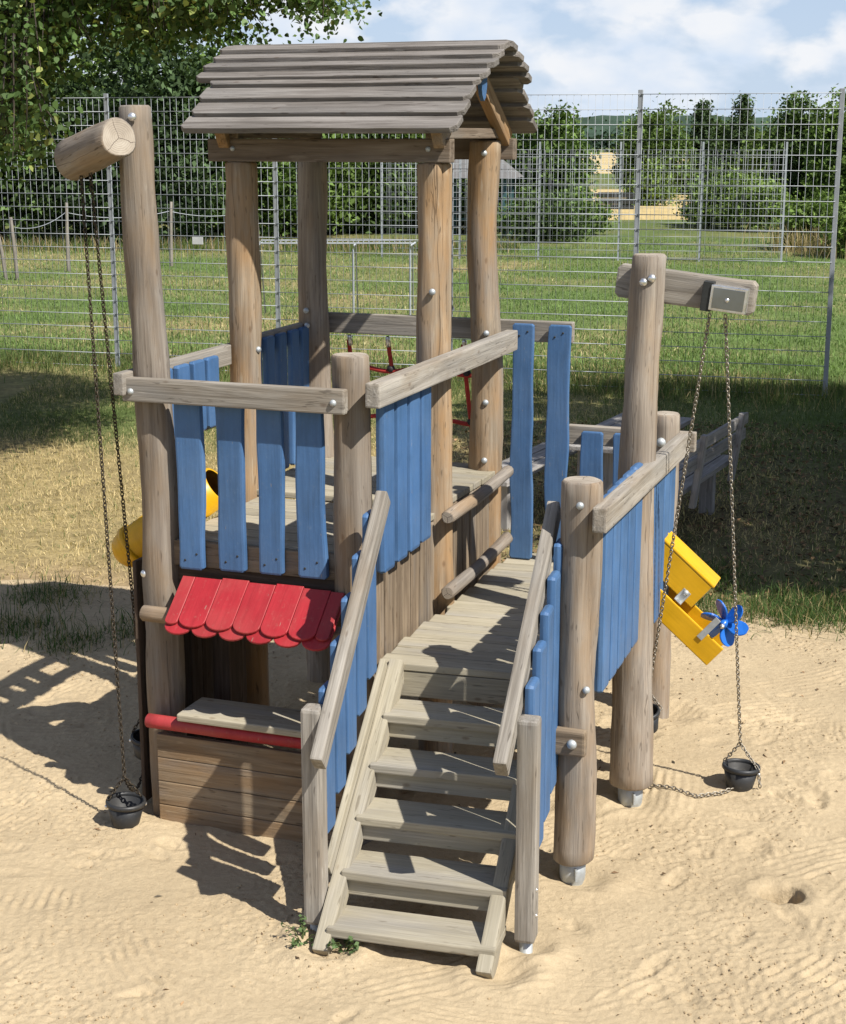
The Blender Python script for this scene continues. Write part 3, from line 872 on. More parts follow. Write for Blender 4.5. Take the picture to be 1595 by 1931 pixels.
# blue gable ornament
bm = bmesh.new()
outl = [(-0.05, 0.02), (-0.055, -0.04), (-0.03, -0.10), (0.0, -0.13), (0.03, -0.11), (0.05, -0.05), (0.052, 0.02), (0.0, 0.06)]
f = bm.faces.new([bm.verts.new((0, a, b)) for a, b in outl])
r_ = bmesh.ops.extrude_face_region(bm, geom=[f]); bmesh.ops.translate(bm, vec=(0.022, 0, 0), verts=[e for e in r_['geom'] if isinstance(e, bmesh.types.BMVert)])
bmesh.ops.recalc_face_normals(bm, faces=bm.faces)
o = link('gable_ornament', bm_mesh('gable_ornament', bm), RF, M['blue']); o.location = (0.08, RV, 3.77)

# ---------------------------------------------------------------- upper deck
UD = empty('upper_deck', TW)
ys_ = -1.055
i = 0
while ys_ < -0.06:
    w = 0.138
    beam('plank', (-1.05, ys_ + w / 2, 1.452), (0.02 + RNG.uniform(-.006, .006), ys_ + w / 2, 1.452), w, 0.036, UD, M['plank']); ys_ += w + 0.006; i += 1
ys_ = -0.04
while ys_ < 0.98:
    w = 0.135
    beam('plank', (-1.13, ys_ + w / 2, 1.487), (0.045 + RNG.uniform(-.006, .006), ys_ + w / 2, 1.487), w, 0.036, UD, M['plank']); ys_ += w + 0.006
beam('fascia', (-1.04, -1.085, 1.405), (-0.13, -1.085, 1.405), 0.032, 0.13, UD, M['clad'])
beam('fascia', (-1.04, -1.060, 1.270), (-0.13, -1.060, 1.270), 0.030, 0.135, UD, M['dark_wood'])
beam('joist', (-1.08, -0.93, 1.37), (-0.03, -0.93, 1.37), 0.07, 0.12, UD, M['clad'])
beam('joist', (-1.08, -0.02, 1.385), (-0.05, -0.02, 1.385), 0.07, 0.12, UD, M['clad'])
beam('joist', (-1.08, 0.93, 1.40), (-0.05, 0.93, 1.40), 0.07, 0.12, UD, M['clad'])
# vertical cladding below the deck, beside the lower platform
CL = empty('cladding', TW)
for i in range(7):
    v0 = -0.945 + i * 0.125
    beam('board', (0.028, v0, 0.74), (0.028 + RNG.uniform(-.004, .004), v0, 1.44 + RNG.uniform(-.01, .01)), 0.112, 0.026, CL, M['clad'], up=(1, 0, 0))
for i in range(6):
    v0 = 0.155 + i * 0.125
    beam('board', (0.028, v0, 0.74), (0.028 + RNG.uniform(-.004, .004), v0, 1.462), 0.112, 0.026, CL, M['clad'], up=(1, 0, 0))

# ---------------------------------------------------------------- railings
def railing(name='railing'):
    return empty(name, TW)
# front railing
fr = railing()
o = beam('rail', (-1.215, -1.185, 2.243), (-0.030, -1.185, 2.243), 0.055, 0.118, fr, RAIL, bev=0.009)
for p in ((-1.165, -1.213, 2.235), (-0.085, -1.213, 2.238)):
    b = bolt((0, 0, 0), (0, 0, 1), o, 0.017); b.matrix_basis = o.matrix_basis.inverted() @ z_to(p, (0, -1, 0))
for i, (uc, w, zb, zt) in enumerate(((-0.895, 0.142, 1.335, 2.23), (-0.668, 0.140, 1.345, 2.23), (-0.455, 0.132, 1.350, 2.23), (-0.238, 0.144, 1.352, 2.23))):
    s = slat('slat', w, zt - zb, 0.042, fr, M['blue'], upright((uc, -1.128, (zb + zt) / 2), (0, -1, 0)), wob=0.010, seed=i + 1, bev=0.012)
    for dx, dz in ((-0.035, 0.05), (0.03, 0.085)):
        k_ = bolt((0, 0, 0), (0, 0, 1), s, 0.006, M['darkbox']); k_.matrix_basis = s.matrix_basis.inverted() @ z_to((uc + dx, -1.148, zb + dz), (0, -1, 0))
# right railing of the upper deck
rr_ = railing()
o = beam('rail', (0.118, -1.225, 2.285), (0.118, 1.0, 2.285), 0.075, 0.118, rr_, RAIL, bev=0.010)
for i, vc in enumerate((-0.985, -0.805, -0.628, -0.455)):
    slat('slat', 0.148, 0.86 - 0.008 * i, 0.050, rr_, M['blue'], upright((0.088, vc, 1.815 + 0.004 * i), (1, 0, 0)), wob=0.006, seed=20 + i, bev=0.021)
# left railing between front-left post and roof post, gap below for the chute
lr = railing()
beam('rail', (-1.215, -1.245, 2.272), (-1.215, 0.06, 2.272), 0.055, 0.11, lr, RAIL)
beam('rail', (-1.205, -0.98, 1.955), (-1.205, 0.0, 1.955), 0.05, 0.11, lr, RAIL)
for i, vc in enumerate((-0.88, -0.70, -0.53, -0.37)):
    zb = (1.36, 1.92, 1.92, 1.92)[i]
    slat('slat', 0.13, 2.30 - zb, 0.036, lr, M['blue'], upright((-1.160, vc, (2.30 + zb) / 2), (1, 0, 0)), wob=0.004, seed=30 + i, bev=0.01)
lb = railing()
beam('rail', (-1.215, 0.07, 2.285), (-1.215, 1.0, 2.285), 0.055, 0.11, lb, RAIL)
for i, vc in enumerate((0.19, 0.36, 0.53, 0.70, 0.86)):
    slat('slat', 0.108, 0.82, 0.036, lb, M['blue'], upright((-1.165, vc, 1.915), (1, 0, 0)), wob=0.005, seed=40 + i, bev=0.01)
# back railing and tall blue slats behind the lower platform
br_ = railing()
beam('rail', (-1.16, 1.10, 2.33), (0.465, 1.10, 2.33), 0.06, 0.122, br_, RAIL)
for i, (uc, w, zb) in enumerate(((0.176, 0.135, 0.945), (0.392, 0.132, 0.955))):
    s = slat('slat', w, 2.378 - zb, 0.034, br_, M['blue'], upright((uc, 1.040, (2.378 + zb) / 2), (0, -1, 0)), wob=0.011, seed=50 + i * 5, bev=0.008)
    for dx, dz in ((-0.02, 0.07), (0.03, 0.045)):
        k_ = bolt((0, 0, 0), (0, 0, 1), s, 0.006, M['darkbox']); k_.matrix_basis = s.matrix_basis.inverted() @ z_to((uc + dx, 1.022, 2.378 - dz), (0, -1, 0))
bs = railing()
beam('rail', (0.43, 1.16, 1.712), (1.20, 1.16, 1.712), 0.06, 0.115, bs, RAIL)
for i, uc in enumerate((0.592, 0.79, 0.98)):
    slat('slat', 0.132, 0.80, 0.034, bs, M['blue'], upright((uc, 1.105, 1.345), (0, -1, 0)), wob=0.006, seed=60 + i, bev=0.008)
# right railing of the lower platform
rl = railing()
o = beam('rail', (1.225, -1.30, 1.800), (1.225, 0.66, 1.800), 0.065, 0.115, rl, RAIL, bev=0.009)
for i in range(5):
    vc = -0.99 + i * 0.158
    slat('slat', 0.144, 0.94, 0.046, rl, M['blue'], upright((1.182, vc, 1.375 + 0.006 * i), (1, 0, 0)), wob=0.004, seed=70 + i, bev=0.020)
for i in range(4):
    vc = 0.03 + i * 0.155
    slat('slat', 0.142, 0.93, 0.046, rl, M['blue'], upright((1.182, vc, 1.365), (1, 0, 0)), wob=0.004, seed=80 + i, bev=0.020)

# ---------------------------------------------------------------- lower platform
LP = empty('lower_platform', TW, (0.09, -1.06, 0), R(5))
yy = 0.0
for i in range(16):
    w = 0.136
    x0 = -0.015 if i < 6 else 0.0
    x0 = {5: 0.0, 6: 0.04, 7: 0.0}.get(i, x0) - 0.0 - max(0, yy) * math.tan(R(5)) * -1
    beam('plank', (x0 + RNG.uniform(-.01, .01), yy + w / 2, 0.920), (1.02 + yy * math.tan(R(5)), yy + w / 2, 0.920), w, 0.038, LP, M['plank']); yy += w + 0.005
beam('front_board', (0.035, 0.025, 0.832), (0.92, 0.025, 0.832), 0.04, 0.13, LP, M['stair'])
beam('joist', (0.12, 0.06, 0.82), (0.26, 1.9, 0.82), 0.06, 0.13, LP, M['clad'])
beam('joist', (0.80, 0.06, 0.82), (0.94, 1.9, 0.82), 0.06, 0.13, LP, M['clad'])
# cross beam bolted to the platform post
o = beam('cross_beam', (0.985, -1.275, 0.735), (1.185, -1.275, 0.735), 0.06, 0.122, TW, M['clad'], bev=0.012)
b = bolt((0, 0, 0), (0, 0, 1), o, 0.024); b.matrix_basis = o.matrix_basis.inverted() @ z_to((1.125, -1.306, 0.735), (0, -1, 0))
# two climbing rungs from the platform up to the deck
log('rung', [(0.135, -0.20, 1.475), (0.150, 0.35, 1.490), (0.135, 0.90, 1.515)], [0.037, 0.035, 0.036], TW, M['log'], seed=14, lump=0.004, nseg=14, cap=0.006)
log('rung', [(0.135, -0.20, 1.055), (0.145, 0.35, 1.075), (0.135, 0.90, 1.105)], [0.037, 0.035, 0.036], TW, M['log'], seed=15, lump=0.004, nseg=14, cap=0.006)

# ---------------------------------------------------------------- stair
ST = empty('staircase', TW, (0.248, -2.198, 0), R(5))
z0, rs, t0, run = 0.11, 0.166, -0.02, 0.221
for i in range(5):
    z = z0 + rs * i; t = t0 + run * i
    beam('tread', (0.030, t + 0.117, z - 0.021), (0.782, t + 0.117, z - 0.021), 0.234, 0.042, ST, M['stair'], bev=0.007)
    if i:
        beam('riser', (0.045, t + 0.045, z - 0.083), (0.745, t + 0.045, z - 0.083), 0.034, 0.080, ST, M['stair'])
sl = math.atan2(rs, run)
nrm = Vector((0, -math.sin(sl), math.cos(sl)))
for s in (0.020, 0.745):
    a = Vector((s, -0.06, 0.005)) ; b_ = Vector((s, 1.17, 0.005 + 1.23 * rs / run))
    h_ = 0.115
    o = beam('stringer', a - nrm * 0.016, b_ - nrm * 0.016, 0.07, h_, ST, M['stair'], up=nrm, bev=0.010)
beam('slat_rail', (-0.030, 0.195, 0.268), (-0.030, 1.10, 0.950), 0.030, 0.075, ST, M['stair'], up=nrm)
# newels
for (s, t, zt, nm) in ((-0.065, 0.135, 1.065, 'newel'), (0.868, 0.215, 1.075, 'newel')):
    o = beam(nm, (s, t, 0.055), (s, t, zt), 0.09, 0.10, ST, M['rail'], up=(0, -1, 0), bev=0.016)
    q = lathe('post_shoe', [(0.03, -0.18), (0.03, 0.10), (0.0, 0.10)], 14, o, M['zinc'])
    q.matrix_basis = o.matrix_basis.inverted() @ Matrix.Translation((s, t, 0.0))
    for zz_ in ((0.18, 0.30) if s > 0.5 else ()):
        k_ = bolt((0, 0, 0), (0, 0, 1), o, 0.009, M['steel']); k_.matrix_basis = o.matrix_basis.inverted() @ z_to((s + 0.045, t - 0.015, zz_), (1, 0, 0))
# handrails (measured along their top edges)
def handrail(s, a, b, w, h):
    a = Vector((s, *a)); b = Vector((s, *b))
    d = (b - a).normalized(); n = Vector((0, -d.z, d.y))
    if n.z < 0: n = -n
    return beam('handrail', a - n * h / 2, b - n * h / 2, w, h, ST, RAIL, up=n, bev=0.010)
handrail(0.008, (-0.060, 0.905), (0.945, 1.850), 0.056, 0.098)
handrail(0.795, (-0.045, 0.965), (1.09, 1.815), 0.060, 0.100)
for i in range(5):
    t = 0.255 + i * 0.165
    zt = 0.935 + t * 0.945 - 0.050; zb = 0.40 + (t - 0.2) * 0.76
    slat('slat', 0.135, zt - zb, 0.030, ST, M['blue'], upright((-0.045, t, (zt + zb) / 2), (1, 0, 0)), wob=0.004, seed=90 + i, bev=0.008)
for i in range(5):
    t = 0.345 + i * 0.155
    zt = 0.985 + t * 0.75 - 0.050; zb = 0.335 + (t - 0.45) * 0.47
    slat('slat', 0.140, zt - zb, 0.044, ST, M['blue'], upright((0.853, t, (zt + zb) / 2), (1, 0, 0)), wob=0.004, seed=100 + i, bev=0.019)

# ---------------------------------------------------------------- shop front below the deck
SF = empty('shop_front', TW)
for i in range(4):
    z1 = 0.465 - i * 0.130
    beam('counter_board', (-1.095, -1.205, z1 - 0.066), (-0.06, -1.205, z1 - 0.066), 0.030, 0.127, SF, M['counter'], bev=0.005)
log('red_bar', [(-1.135, -1.235, 0.535), (-0.06, -1.235, 0.535)], [0.037, 0.037], SF, M['red'], lump=0.002, nseg=16, seed=16, cap=0.006)
log('awning_bar', [(-1.145, -1.22, 1.105), (0.02, -1.22, 1.105)], [0.040, 0.040], SF, M['log'], lump=0.003, nseg=16, seed=17, cap=0.006)
beam('counter_shelf', (-0.935, -1.155, 0.595), (-0.10, -1.155, 0.595), 0.275, 0.040, SF, M['plank'], bev=0.012, seg=3)
beam('support_leg', (-1.06, -1.165, -0.10), (-1.06, -1.165, 0.46), 0.05, 0.05, SF, M['counter'], up=(0, -1, 0))
beam('support_leg', (-0.10, -1.165, -0.10), (-0.10, -1.165, 0.46), 0.05, 0.05, SF, M['counter'], up=(0, -1, 0))
# left side wall of the shop, its shade put into the dark board colour
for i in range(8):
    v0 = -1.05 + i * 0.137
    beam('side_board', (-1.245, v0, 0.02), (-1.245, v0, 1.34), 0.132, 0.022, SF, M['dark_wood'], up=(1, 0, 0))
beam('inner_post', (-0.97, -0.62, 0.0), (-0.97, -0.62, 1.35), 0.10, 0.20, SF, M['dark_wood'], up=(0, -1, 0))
# awning of round-ended red tiles
AW = empty('awning', TW)
aw_top = Vector((0, -1.115, 1.300)); aw_dir = Vector((0, -0.262, -0.225)).normalized()
aw_n = Vector((1, 0, 0)).cross(aw_dir) * -1
if aw_n.z < 0: aw_n = -aw_n
def tile(uc, w, s0, s1, lift, name='awning_tile'):
    """flat tile from s0 to s1 down the slope with a rounded lower end"""
    k_ = ('tile', round(w, 3), round(s1 - s0, 3))
    if k_ not in _cache:
        L = s1 - s0; h = w / 2 - 0.0015
        pts = [(0, -h), (L - 0.65 * h, -h)]
        for a in np.linspace(-math.pi / 2, math.pi / 2, 11)[1:-1]:
            pts.append((L - 0.65 * h + 0.65 * h * math.cos(a), h * math.sin(a)))
        pts += [(L - 0.65 * h, h), (0, h)]
        bm = bmesh.new()
        f = bm.faces.new([bm.verts.new((x, y, 0)) for x, y in pts])
        r_ = bmesh.ops.extrude_face_region(bm, geom=[f]); bmesh.ops.translate(bm, vec=(0, 0, 0.016), verts=[e for e in r_['geom'] if isinstance(e, bmesh.types.BMVert)])
        bmesh.ops.recalc_face_normals(bm, faces=bm.faces)
        bmesh.ops.bevel(bm, geom=[e for e in bm.edges if abs(e.verts[0].co.z - e.verts[1].co.z) < 1e-6], offset=0.003, segments=1, affect='EDGES')
        m_ = bm_mesh('awning_tile', bm); m_.materials.append(M['red']); _cache[k_] = m_
    o = link(name, _cache[k_], AW)
    xv = aw_dir; zv = aw_n; yv = zv.cross(xv)
    m = Matrix((xv, yv, zv)).transposed().to_4x4()
    o.matrix_basis = Matrix.Translation(aw_top + Vector((uc, 0, 0)) + aw_dir * s0 + aw_n * lift) @ m
    return o
TWD = 0.148
for i in range(6):
    tile(-0.868 + i * TWD, TWD, 0.06, 0.358, 0.0)
tile(-0.906, 0.072, 0.030, 0.315, 0.0185)
for i in range(5):
    tile(-0.796 + i * TWD, TWD, 0.030 - 0.010 * (i % 2), 0.322, 0.0185 + 0.0006 * (i % 3))
tile(-0.095, 0.072, 0.034, 0.312, 0.0185)
beam('batten', (-0.94, -1.13, 1.235), (-0.08, -1.13, 1.235), 0.03, 0.04, AW, M['clad'])

# ---------------------------------------------------------------- hoist arms
log('hoist_arm', [(-1.065, -1.39, 3.448), (-1.50, -1.095, 3.345)], [0.092, 0.104], TW, M['log'], seed=18, lump=0.006, cap=0.008)
o = slat('hoist_arm', 0.165, 0.70, 0.085, TW, M['rail'], Matrix.Translation((1.335, -0.045, 2.713)) @ Matrix.Rotation(R(6.2), 4, 'Y') @ Matrix.Rotation(R(90), 4, 'X'), wob=0.004, rnd=0.02, seed=9, bev=0.012)
pb = beam('pulley_box', (1.475, -0.125, 2.688), (1.655, -0.125, 2.668), 0.065, 0.125, TW, M['steel'], up=(0.1, 0, 1), bev=0.004)
pf = link('pulley_cover', box_mesh(0.155, 0.006, 0.100, 0.002), pb, M['plate']); pf.matrix_basis = Matrix.Translation((0.0, -0.0335, 0.0))
pb2 = link('pulley_plate', box_mesh(0.05, 0.066, 0.145, 0.003), pb, M['darkbox']); pb2.matrix_basis = Matrix.Translation((-0.108, 0.008, 0.0))
b = bolt((0, 0, 0), (0, 0, 1), pb, 0.012, M['steel']); b.matrix_basis = pb.matrix_basis.inverted() @ z_to((1.56, -0.158, 2.675), (0, -1, 0))

# ---------------------------------------------------------------- yellow sand chutes
CH = empty('sand_chute', TW)
sa = math.radians(-40.5)
def chute_mtx(u, v, z):
    return Matrix.Translation((u, v, z)) @ Matrix.Rotation(-sa, 4, 'Y')
def cbox(name, l, w, h, c, org, mat=M['yellow'], bev=0.006, par=CH):
    me_ = box_mesh(l, w, h, bev, 2)
    key = (me_.name, mat.name)
    if key not in _cache:
        cc = me_.copy(); cc.materials.append(mat); _cache[key] = cc
    o = link(name, _cache[key], par)
    o.matrix_basis = org @ Matrix.Translation(c)
    return o
org = chute_mtx(1.045, 0.27, 1.19)
# trough: near wall (top edge on the line), floor, far wall
cbox('chute_wall', 0.69, 0.016, 0.135, (0.325, 0.0, -0.0675), org)
cbox('chute_wall', 0.69, 0.016, 0.135, (0.325, 0.205, -0.0675), org)
cbox('chute_floor', 0.68, 0.19, 0.014, (0.325, 0.1025, -0.124), org)
# cover over the upper part
cbox('chute_cover', 0.435, 0.195, 0.018, (0.185, 0.130, 0.203), org, bev=0.008)
cbox('chute_wall', 0.425, 0.014, 0.165, (0.180, 0.042, 0.112), org)
cbox('chute_wall', 0.425, 0.014, 0.165, (0.180, 0.218, 0.112), org)
for du in (0.075, 0.315):
    cbox('bracket', 0.05, 0.05, 0.004, (du, 0.02, 0.016), org, M['steel'], 0.001)
    cbox('bracket', 0.05, 0.004, 0.075, (du, 0.031, 0.050), org, M['zinc'], 0.001)
    b = bolt((0, 0, 0), (0, 0, 1), CH, 0.016); b.matrix_basis = org @ z_to((du, 0.027, 0.075), (0, -1, 0))
# blue water-wheel style paddle wheel on a steel bracket
WH = empty('paddle_wheel', TW)
wc = org @ Vector((0.575, 0.06, 0.095))
cbox('wheel_bracket', 0.035, 0.006, 0.155, (0.535, -0.014, 0.030), org @ Matrix.Rotation(R(0), 4, 'Y'), M['zinc'], 0.002, WH)
lathe('wheel_hub', [(0, -0.075), (0.010, -0.075), (0.010, -0.055), (0.022, -0.055), (0.022, 0.055), (0, 0.055)], 14, WH, M['bluewheel'], z_to(wc, (0, 1, 0)))
tl = (wc - Vector((0, 0, 0)))
lathe('axle_cap', [(0.012, -0.02), (0.012, 0.006), (0, 0.008)], 12, WH, M['steel'], z_to((wc.x, wc.y - 0.085, wc.z), (0, -1, 0)))
bm = bmesh.new()
pr = [(0.012 + 0.105 * t_, max(0.006, 0.043 * math.sqrt(max(0.0, 1 - ((t_ - 0.56) / 0.46) ** 2)) if t_ > 0.56 else 0.016 + 0.027 * math.sin(t_ / 0.56 * math.pi / 2))) for t_ in (0, 0.15, 0.3, 0.45, 0.56, 0.7, 0.82, 0.91, 0.97, 1.0)]
pts = [(x_, -y_) for x_, y_ in pr] + [(x_, y_) for x_, y_ in pr[::-1]]
f = bm.faces.new([bm.verts.new((x_, y_, -0.005 + 0.02 * (x_ / 0.117) ** 2)) for x_, y_ in pts])
r_ = bmesh.ops.extrude_face_region(bm, geom=[f]); bmesh.ops.translate(bm, vec=(0, 0, 0.010), verts=[e for e in r_['geom'] if isinstance(e, bmesh.types.BMVert)])
bmesh.ops.recalc_face_normals(bm, faces=bm.faces)
bmesh.ops.bevel(bm, geom=[e for e in bm.edges if e.calc_face_angle(0) > 1.3], offset=0.002, segments=2, affect='EDGES')
pm = bm_mesh('paddle', bm); pm.materials.append(M['bluewheel'])
for i in range(6):
    o = link('paddle', pm, WH)
    o.matrix_basis = Matrix.Translation(wc) @ Matrix.Rotation(R(i * 60 + 22), 4, 'Y') @ Matrix.Rotation(R(40), 4, 'X') @ Matrix.Scale(1.12, 4)
# left chute: round tube with a slanted mouth, running down to the left
LC = empty('sand_chute', TW)
a = Vector((-1.02, -0.60, 1.650)); b_ = Vector((-1.535, -0.66, 1.270))
Lh = (b_ - a).length; rt = 0.108
prof = [(rt - 0.012, 0.0), (rt, 0.0), (rt, Lh - 0.03), (rt * 0.99, Lh), (rt * 0.93, Lh + 0.03), (rt * 0.80, Lh + 0.055), (rt * 0.55, Lh + 0.075), (0.0, Lh + 0.085)]
lathe('chute_tube', prof, 32, LC, M['yellow'], z_to(a, b_ - a))
lathe('chute_collar', [(rt + 0.002, Lh - 0.055), (rt + 0.012, Lh - 0.052), (rt + 0.012, Lh - 0.018), (rt + 0.002, Lh - 0.015)], 32, LC, M['yellow'], z_to(a, b_ - a))
beam('chute_leg', (-1.22, -0.5, 1.36), (-1.22, -0.5, 1.52), 0.05, 0.05, LC, M['clad'], up=(0, -1, 0))

# ---------------------------------------------------------------- climbing net at the back
NT = empty('climbing_net', TW)
def netp(u, t):      # t 0 top .. 1 bottom, net leans outwards to the back
    return Vector((u, 1.10 + 0.62 * t, 2.27 - 2.2 * t))
us = (-0.966, -0.712, -0.46, -0.215)
for u in us:
    pts = [netp(u, t) + Vector((0.01 * math.sin(7 * t + u * 9), 0, 0)) for t in np.linspace(0.02, 1, 16)]
    tube('rope', pts, 0.0140, NT, M['rope'], 8)
    lathe('rope_ferrule', [(0.0, 0.0), (0.016, 0.0), (0.016, 0.055), (0.010, 0.065)], 10, NT, M['steel'], z_to(netp(u, 0.035), (0, -0.27, 1)))
for t in (0.10, 0.245, 0.39, 0.54, 0.69, 0.84):
    pts = [netp(u, t) + Vector((0, 0, -0.018 * math.sin(math.pi * ((u + 1.12) / 0.26 % 1)))) for u in np.linspace(-1.10, -0.08, 22)]
    tube('rope', pts, 0.0140, NT, M['rope'], 8)
    for u in us:
        lathe('rope_node', [(0, -0.027), (0.020, -0.019), (0.027, 0), (0.020, 0.019), (0, 0.027)], 12, NT, M['ropenode'], Matrix.Translation(netp(u, t)))
tube('net_frame', [(-1.12, 1.76, -0.1), (-1.12, 1.74, 0.25), (-0.30, 1.74, 0.25), (-0.22, 1.74, 0.2), (-0.20, 1.76, -0.1)], 0.024, NT, M['zinc'], 10)
tube('net_pole', [(-0.50, 1.62, 0.0), (-0.505, 1.60, 1.6), (-0.50, 1.58, 2.36), (-0.46, 1.56, 2.40)], 0.030, NT, M['zinc'], 12)

# ================================================================== CHAINS AND BUCKETS
TWM = Matrix.Translation((0.073, 8.48, 0)) @ Matrix.Rotation(R(-20), 4, 'Z')
def tw(u, v, z):
    p = TWM @ Vector((u, v, z)); return (p.x, p.y, p.z)
def bucket(loc, tilt, label, r=0.098, h=0.135):
    e = empty('bucket', None, loc)
    e.rotation_euler = tilt
    tag(e, label, 'bucket', 'rubber buckets on the hoist chains')
    lathe('body', [(0, 0), (r * 0.68, 0), (r * 0.72, 0.006), (r * 0.96, h - 0.02), (r * 0.90, h - 0.02), (r * 0.66, 0.012), (0, 0.012)], 28, e, M['rubber'])
    lathe('rim', [(r * 0.92, h - 0.024), (r * 1.03, h - 0.024), (r * 1.06, h - 0.012), (r * 1.03, h), (r * 0.92, h), (r * 0.90, h - 0.012), (r * 0.92, h - 0.024)], 28, e, M['rubber'])
    for s in (-1, 1):
        lathe('bail_bolt', [(0, -0.006), (0.009, -0.006), (0.009, 0.004), (0.004, 0.008), (0, 0.008)], 10, e, M['steel'], z_to((s * r * 1.02, 0, h - 0.03), (s, 0, 0)))
    return e
bl = (-1.535, 7.62); zl_ = sand_z(*bl) - 0.008
bucket((bl[0], bl[1], zl_), (0.03, 0.05, 0.3), 'black rubber bucket standing on shaded sand left of the shop counter')
br2 = (1.72, 8.08); zr_ = sand_z(*br2) - 0.008
bucket((br2[0], br2[1], zr_), (-0.05, 0.04, -0.5), 'black rubber bucket standing on sunlit sand right of the tower')
hb_l = Vector(tw(-1.345, -0.91, 0.19))
bucket(tuple(hb_l), (0.15, 0.1, 0.2), 'dark bucket hanging behind the shop side wall, mostly hidden', 0.085, 0.12)
hb_r = Vector(tw(1.185, 0.11, 0.30))
bucket(tuple(hb_r), (0.1, -0.25, 0.2), 'dark bucket hanging behind the tall hoist post, mostly hidden', 0.085, 0.12)
def arc(a, b, sag, n=14):
    a = np.array(a, float); b = np.array(b, float)
    t = np.linspace(0, 1, n)[:, None]
    p = a + (b - a) * t
    p[:, 2] -= (sag * 4 * t * (1 - t))[:, 0]
    return p
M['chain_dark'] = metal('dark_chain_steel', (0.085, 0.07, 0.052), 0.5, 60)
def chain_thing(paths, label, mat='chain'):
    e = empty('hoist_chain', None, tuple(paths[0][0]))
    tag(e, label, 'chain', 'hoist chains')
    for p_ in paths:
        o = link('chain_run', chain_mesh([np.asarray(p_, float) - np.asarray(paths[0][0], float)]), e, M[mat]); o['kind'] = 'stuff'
# left loop
la = tw(-1.40, -1.19, 3.29); la2 = tw(-1.33, -1.22, 3.29)
knot = (bl[0] + 0.005, bl[1] + 0.0, zl_ + 0.26)
paths = [arc(la, knot, 0.0, 3),
         [knot, (bl[0] - 0.09, bl[1] - 0.03, zl_ + 0.135)], [knot, (bl[0] + 0.085, bl[1] + 0.03, zl_ + 0.135)],
         arc(la2, (hb_l.x, hb_l.y, hb_l.z + 0.24), 0.0, 3),
         [(hb_l.x, hb_l.y, hb_l.z + 0.24), (hb_l.x - 0.075, hb_l.y, hb_l.z + 0.12)], [(hb_l.x, hb_l.y, hb_l.z + 0.24), (hb_l.x + 0.075, hb_l.y, hb_l.z + 0.12)],
         arc(knot, (hb_l.x, hb_l.y, hb_l.z + 0.0), 0.13, 16)]
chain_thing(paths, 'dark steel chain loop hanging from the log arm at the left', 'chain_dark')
# right loop
ra = tw(1.471, -0.115, 2.60); ra2 = tw(1.548, -0.115, 2.60)
kn = (br2[0] - 0.005, br2[1], zr_ + 0.26)
gr = [(hb_r.x, hb_r.y, hb_r.z), (hb_r.x + 0.01, hb_r.y - 0.03, 0.1)]
gz = lambda a_, b_: (a_, b_, sand_z(a_, b_) + 0.016)
g1, g2, g3, g4 = gz(1.225, 8.07), gz(1.34, 8.01), gz(1.46, 7.93), gz(1.60, 7.98)
paths = [arc(ra2, kn, 0.0, 3),
         [kn, (br2[0] - 0.085, br2[1] + 0.04, zr_ + 0.135)], [kn, (br2[0] + 0.09, br2[1] - 0.045, zr_ + 0.125), (br2[0] + 0.10, br2[1] - 0.07, zr_ + 0.02)],
         arc(ra, (hb_r.x, hb_r.y, hb_r.z + 0.22), 0.0, 3),
         [(hb_r.x, hb_r.y, hb_r.z + 0.22), (hb_r.x - 0.07, hb_r.y, hb_r.z + 0.12)], [(hb_r.x, hb_r.y, hb_r.z + 0.22), (hb_r.x + 0.075, hb_r.y, hb_r.z + 0.12)],
         [(hb_r.x, hb_r.y, hb_r.z + 0.0), g1, g2, g3, g4, (br2[0] - 0.03, br2[1] - 0.06, zr_ + 0.03)]]
chain_thing(paths, 'silvery steel chain hanging from the pulley box at the right')

# ================================================================== FENCES
def mesh_fence(name, A, B, nb, height, label, dh=0.2, dv=0.1, wh=0.0044, wv=0.0021, z0=0.06, post_r=0.032, ext=0.06):
    A = Vector((*A, 0)); B = Vector((*B, 0))
    e = empty(name, None, A)
    d = (B - A); L = d.length
    e.rotation_euler = (0, 0, math.atan2(d.y, d.x))
    tag(e, label, 'fence')
    step = L / nb
    for i in range(nb + 1):
        o = link('post', box_mesh(post_r * 2, post_r * 1.4, height + 0.2 + ext, 0.006), e, M['fence'])
        o.location = (i * step, 0, (height + ext - 0.2) / 2)
    hz = np.arange(z0, height + 0.001, dh)
    vx = np.arange(0.04, step - 0.02, dv)
    hv, hf = boxes_arr([(step / 2, -0.03, z) for z in hz], [(step / 2 - 0.01, wh * 1.6, wh) for z in hz])
    vv, vf = boxes_arr([(x_, -0.03, (z0 + hz[-1]) / 2) for x_ in vx], [(wv, wv, (hz[-1] - z0) / 2) for x_ in vx])
    m1 = arrays_mesh('horizontal_wires', hv, hf); m1.materials.append(M['fence'])
    m2 = arrays_mesh('vertical_wires', vv, vf); m2.materials.append(M['fence'])
    for i in range(nb):
        for nm, mm in (('horizontal_wires', m1), ('vertical_wires', m2)):
            o = link(nm, mm, e); o.location = (i * step, 0, 0); o['kind'] = 'stuff'
    return e
dF = (Vector((5.497, 21.552)) - Vector((-4.704, 24.381))) / 4
pL = Vector((-4.704, 24.381)) - dF * 2
mesh_fence('mesh_fence', (pL.x, pL.y), (5.497, 21.552), 6, 4.0, 'tall galvanised wire mesh fence standing close behind the playground', z0=0.0)
mesh_fence('mesh_fence', (-1.2, 47.0), (10.1, 45.3), 5, 3.22, 'lower wire mesh fence far off across the meadow', dh=0.2, dv=0.12, wh=0.0045, wv=0.003, post_r=0.028)
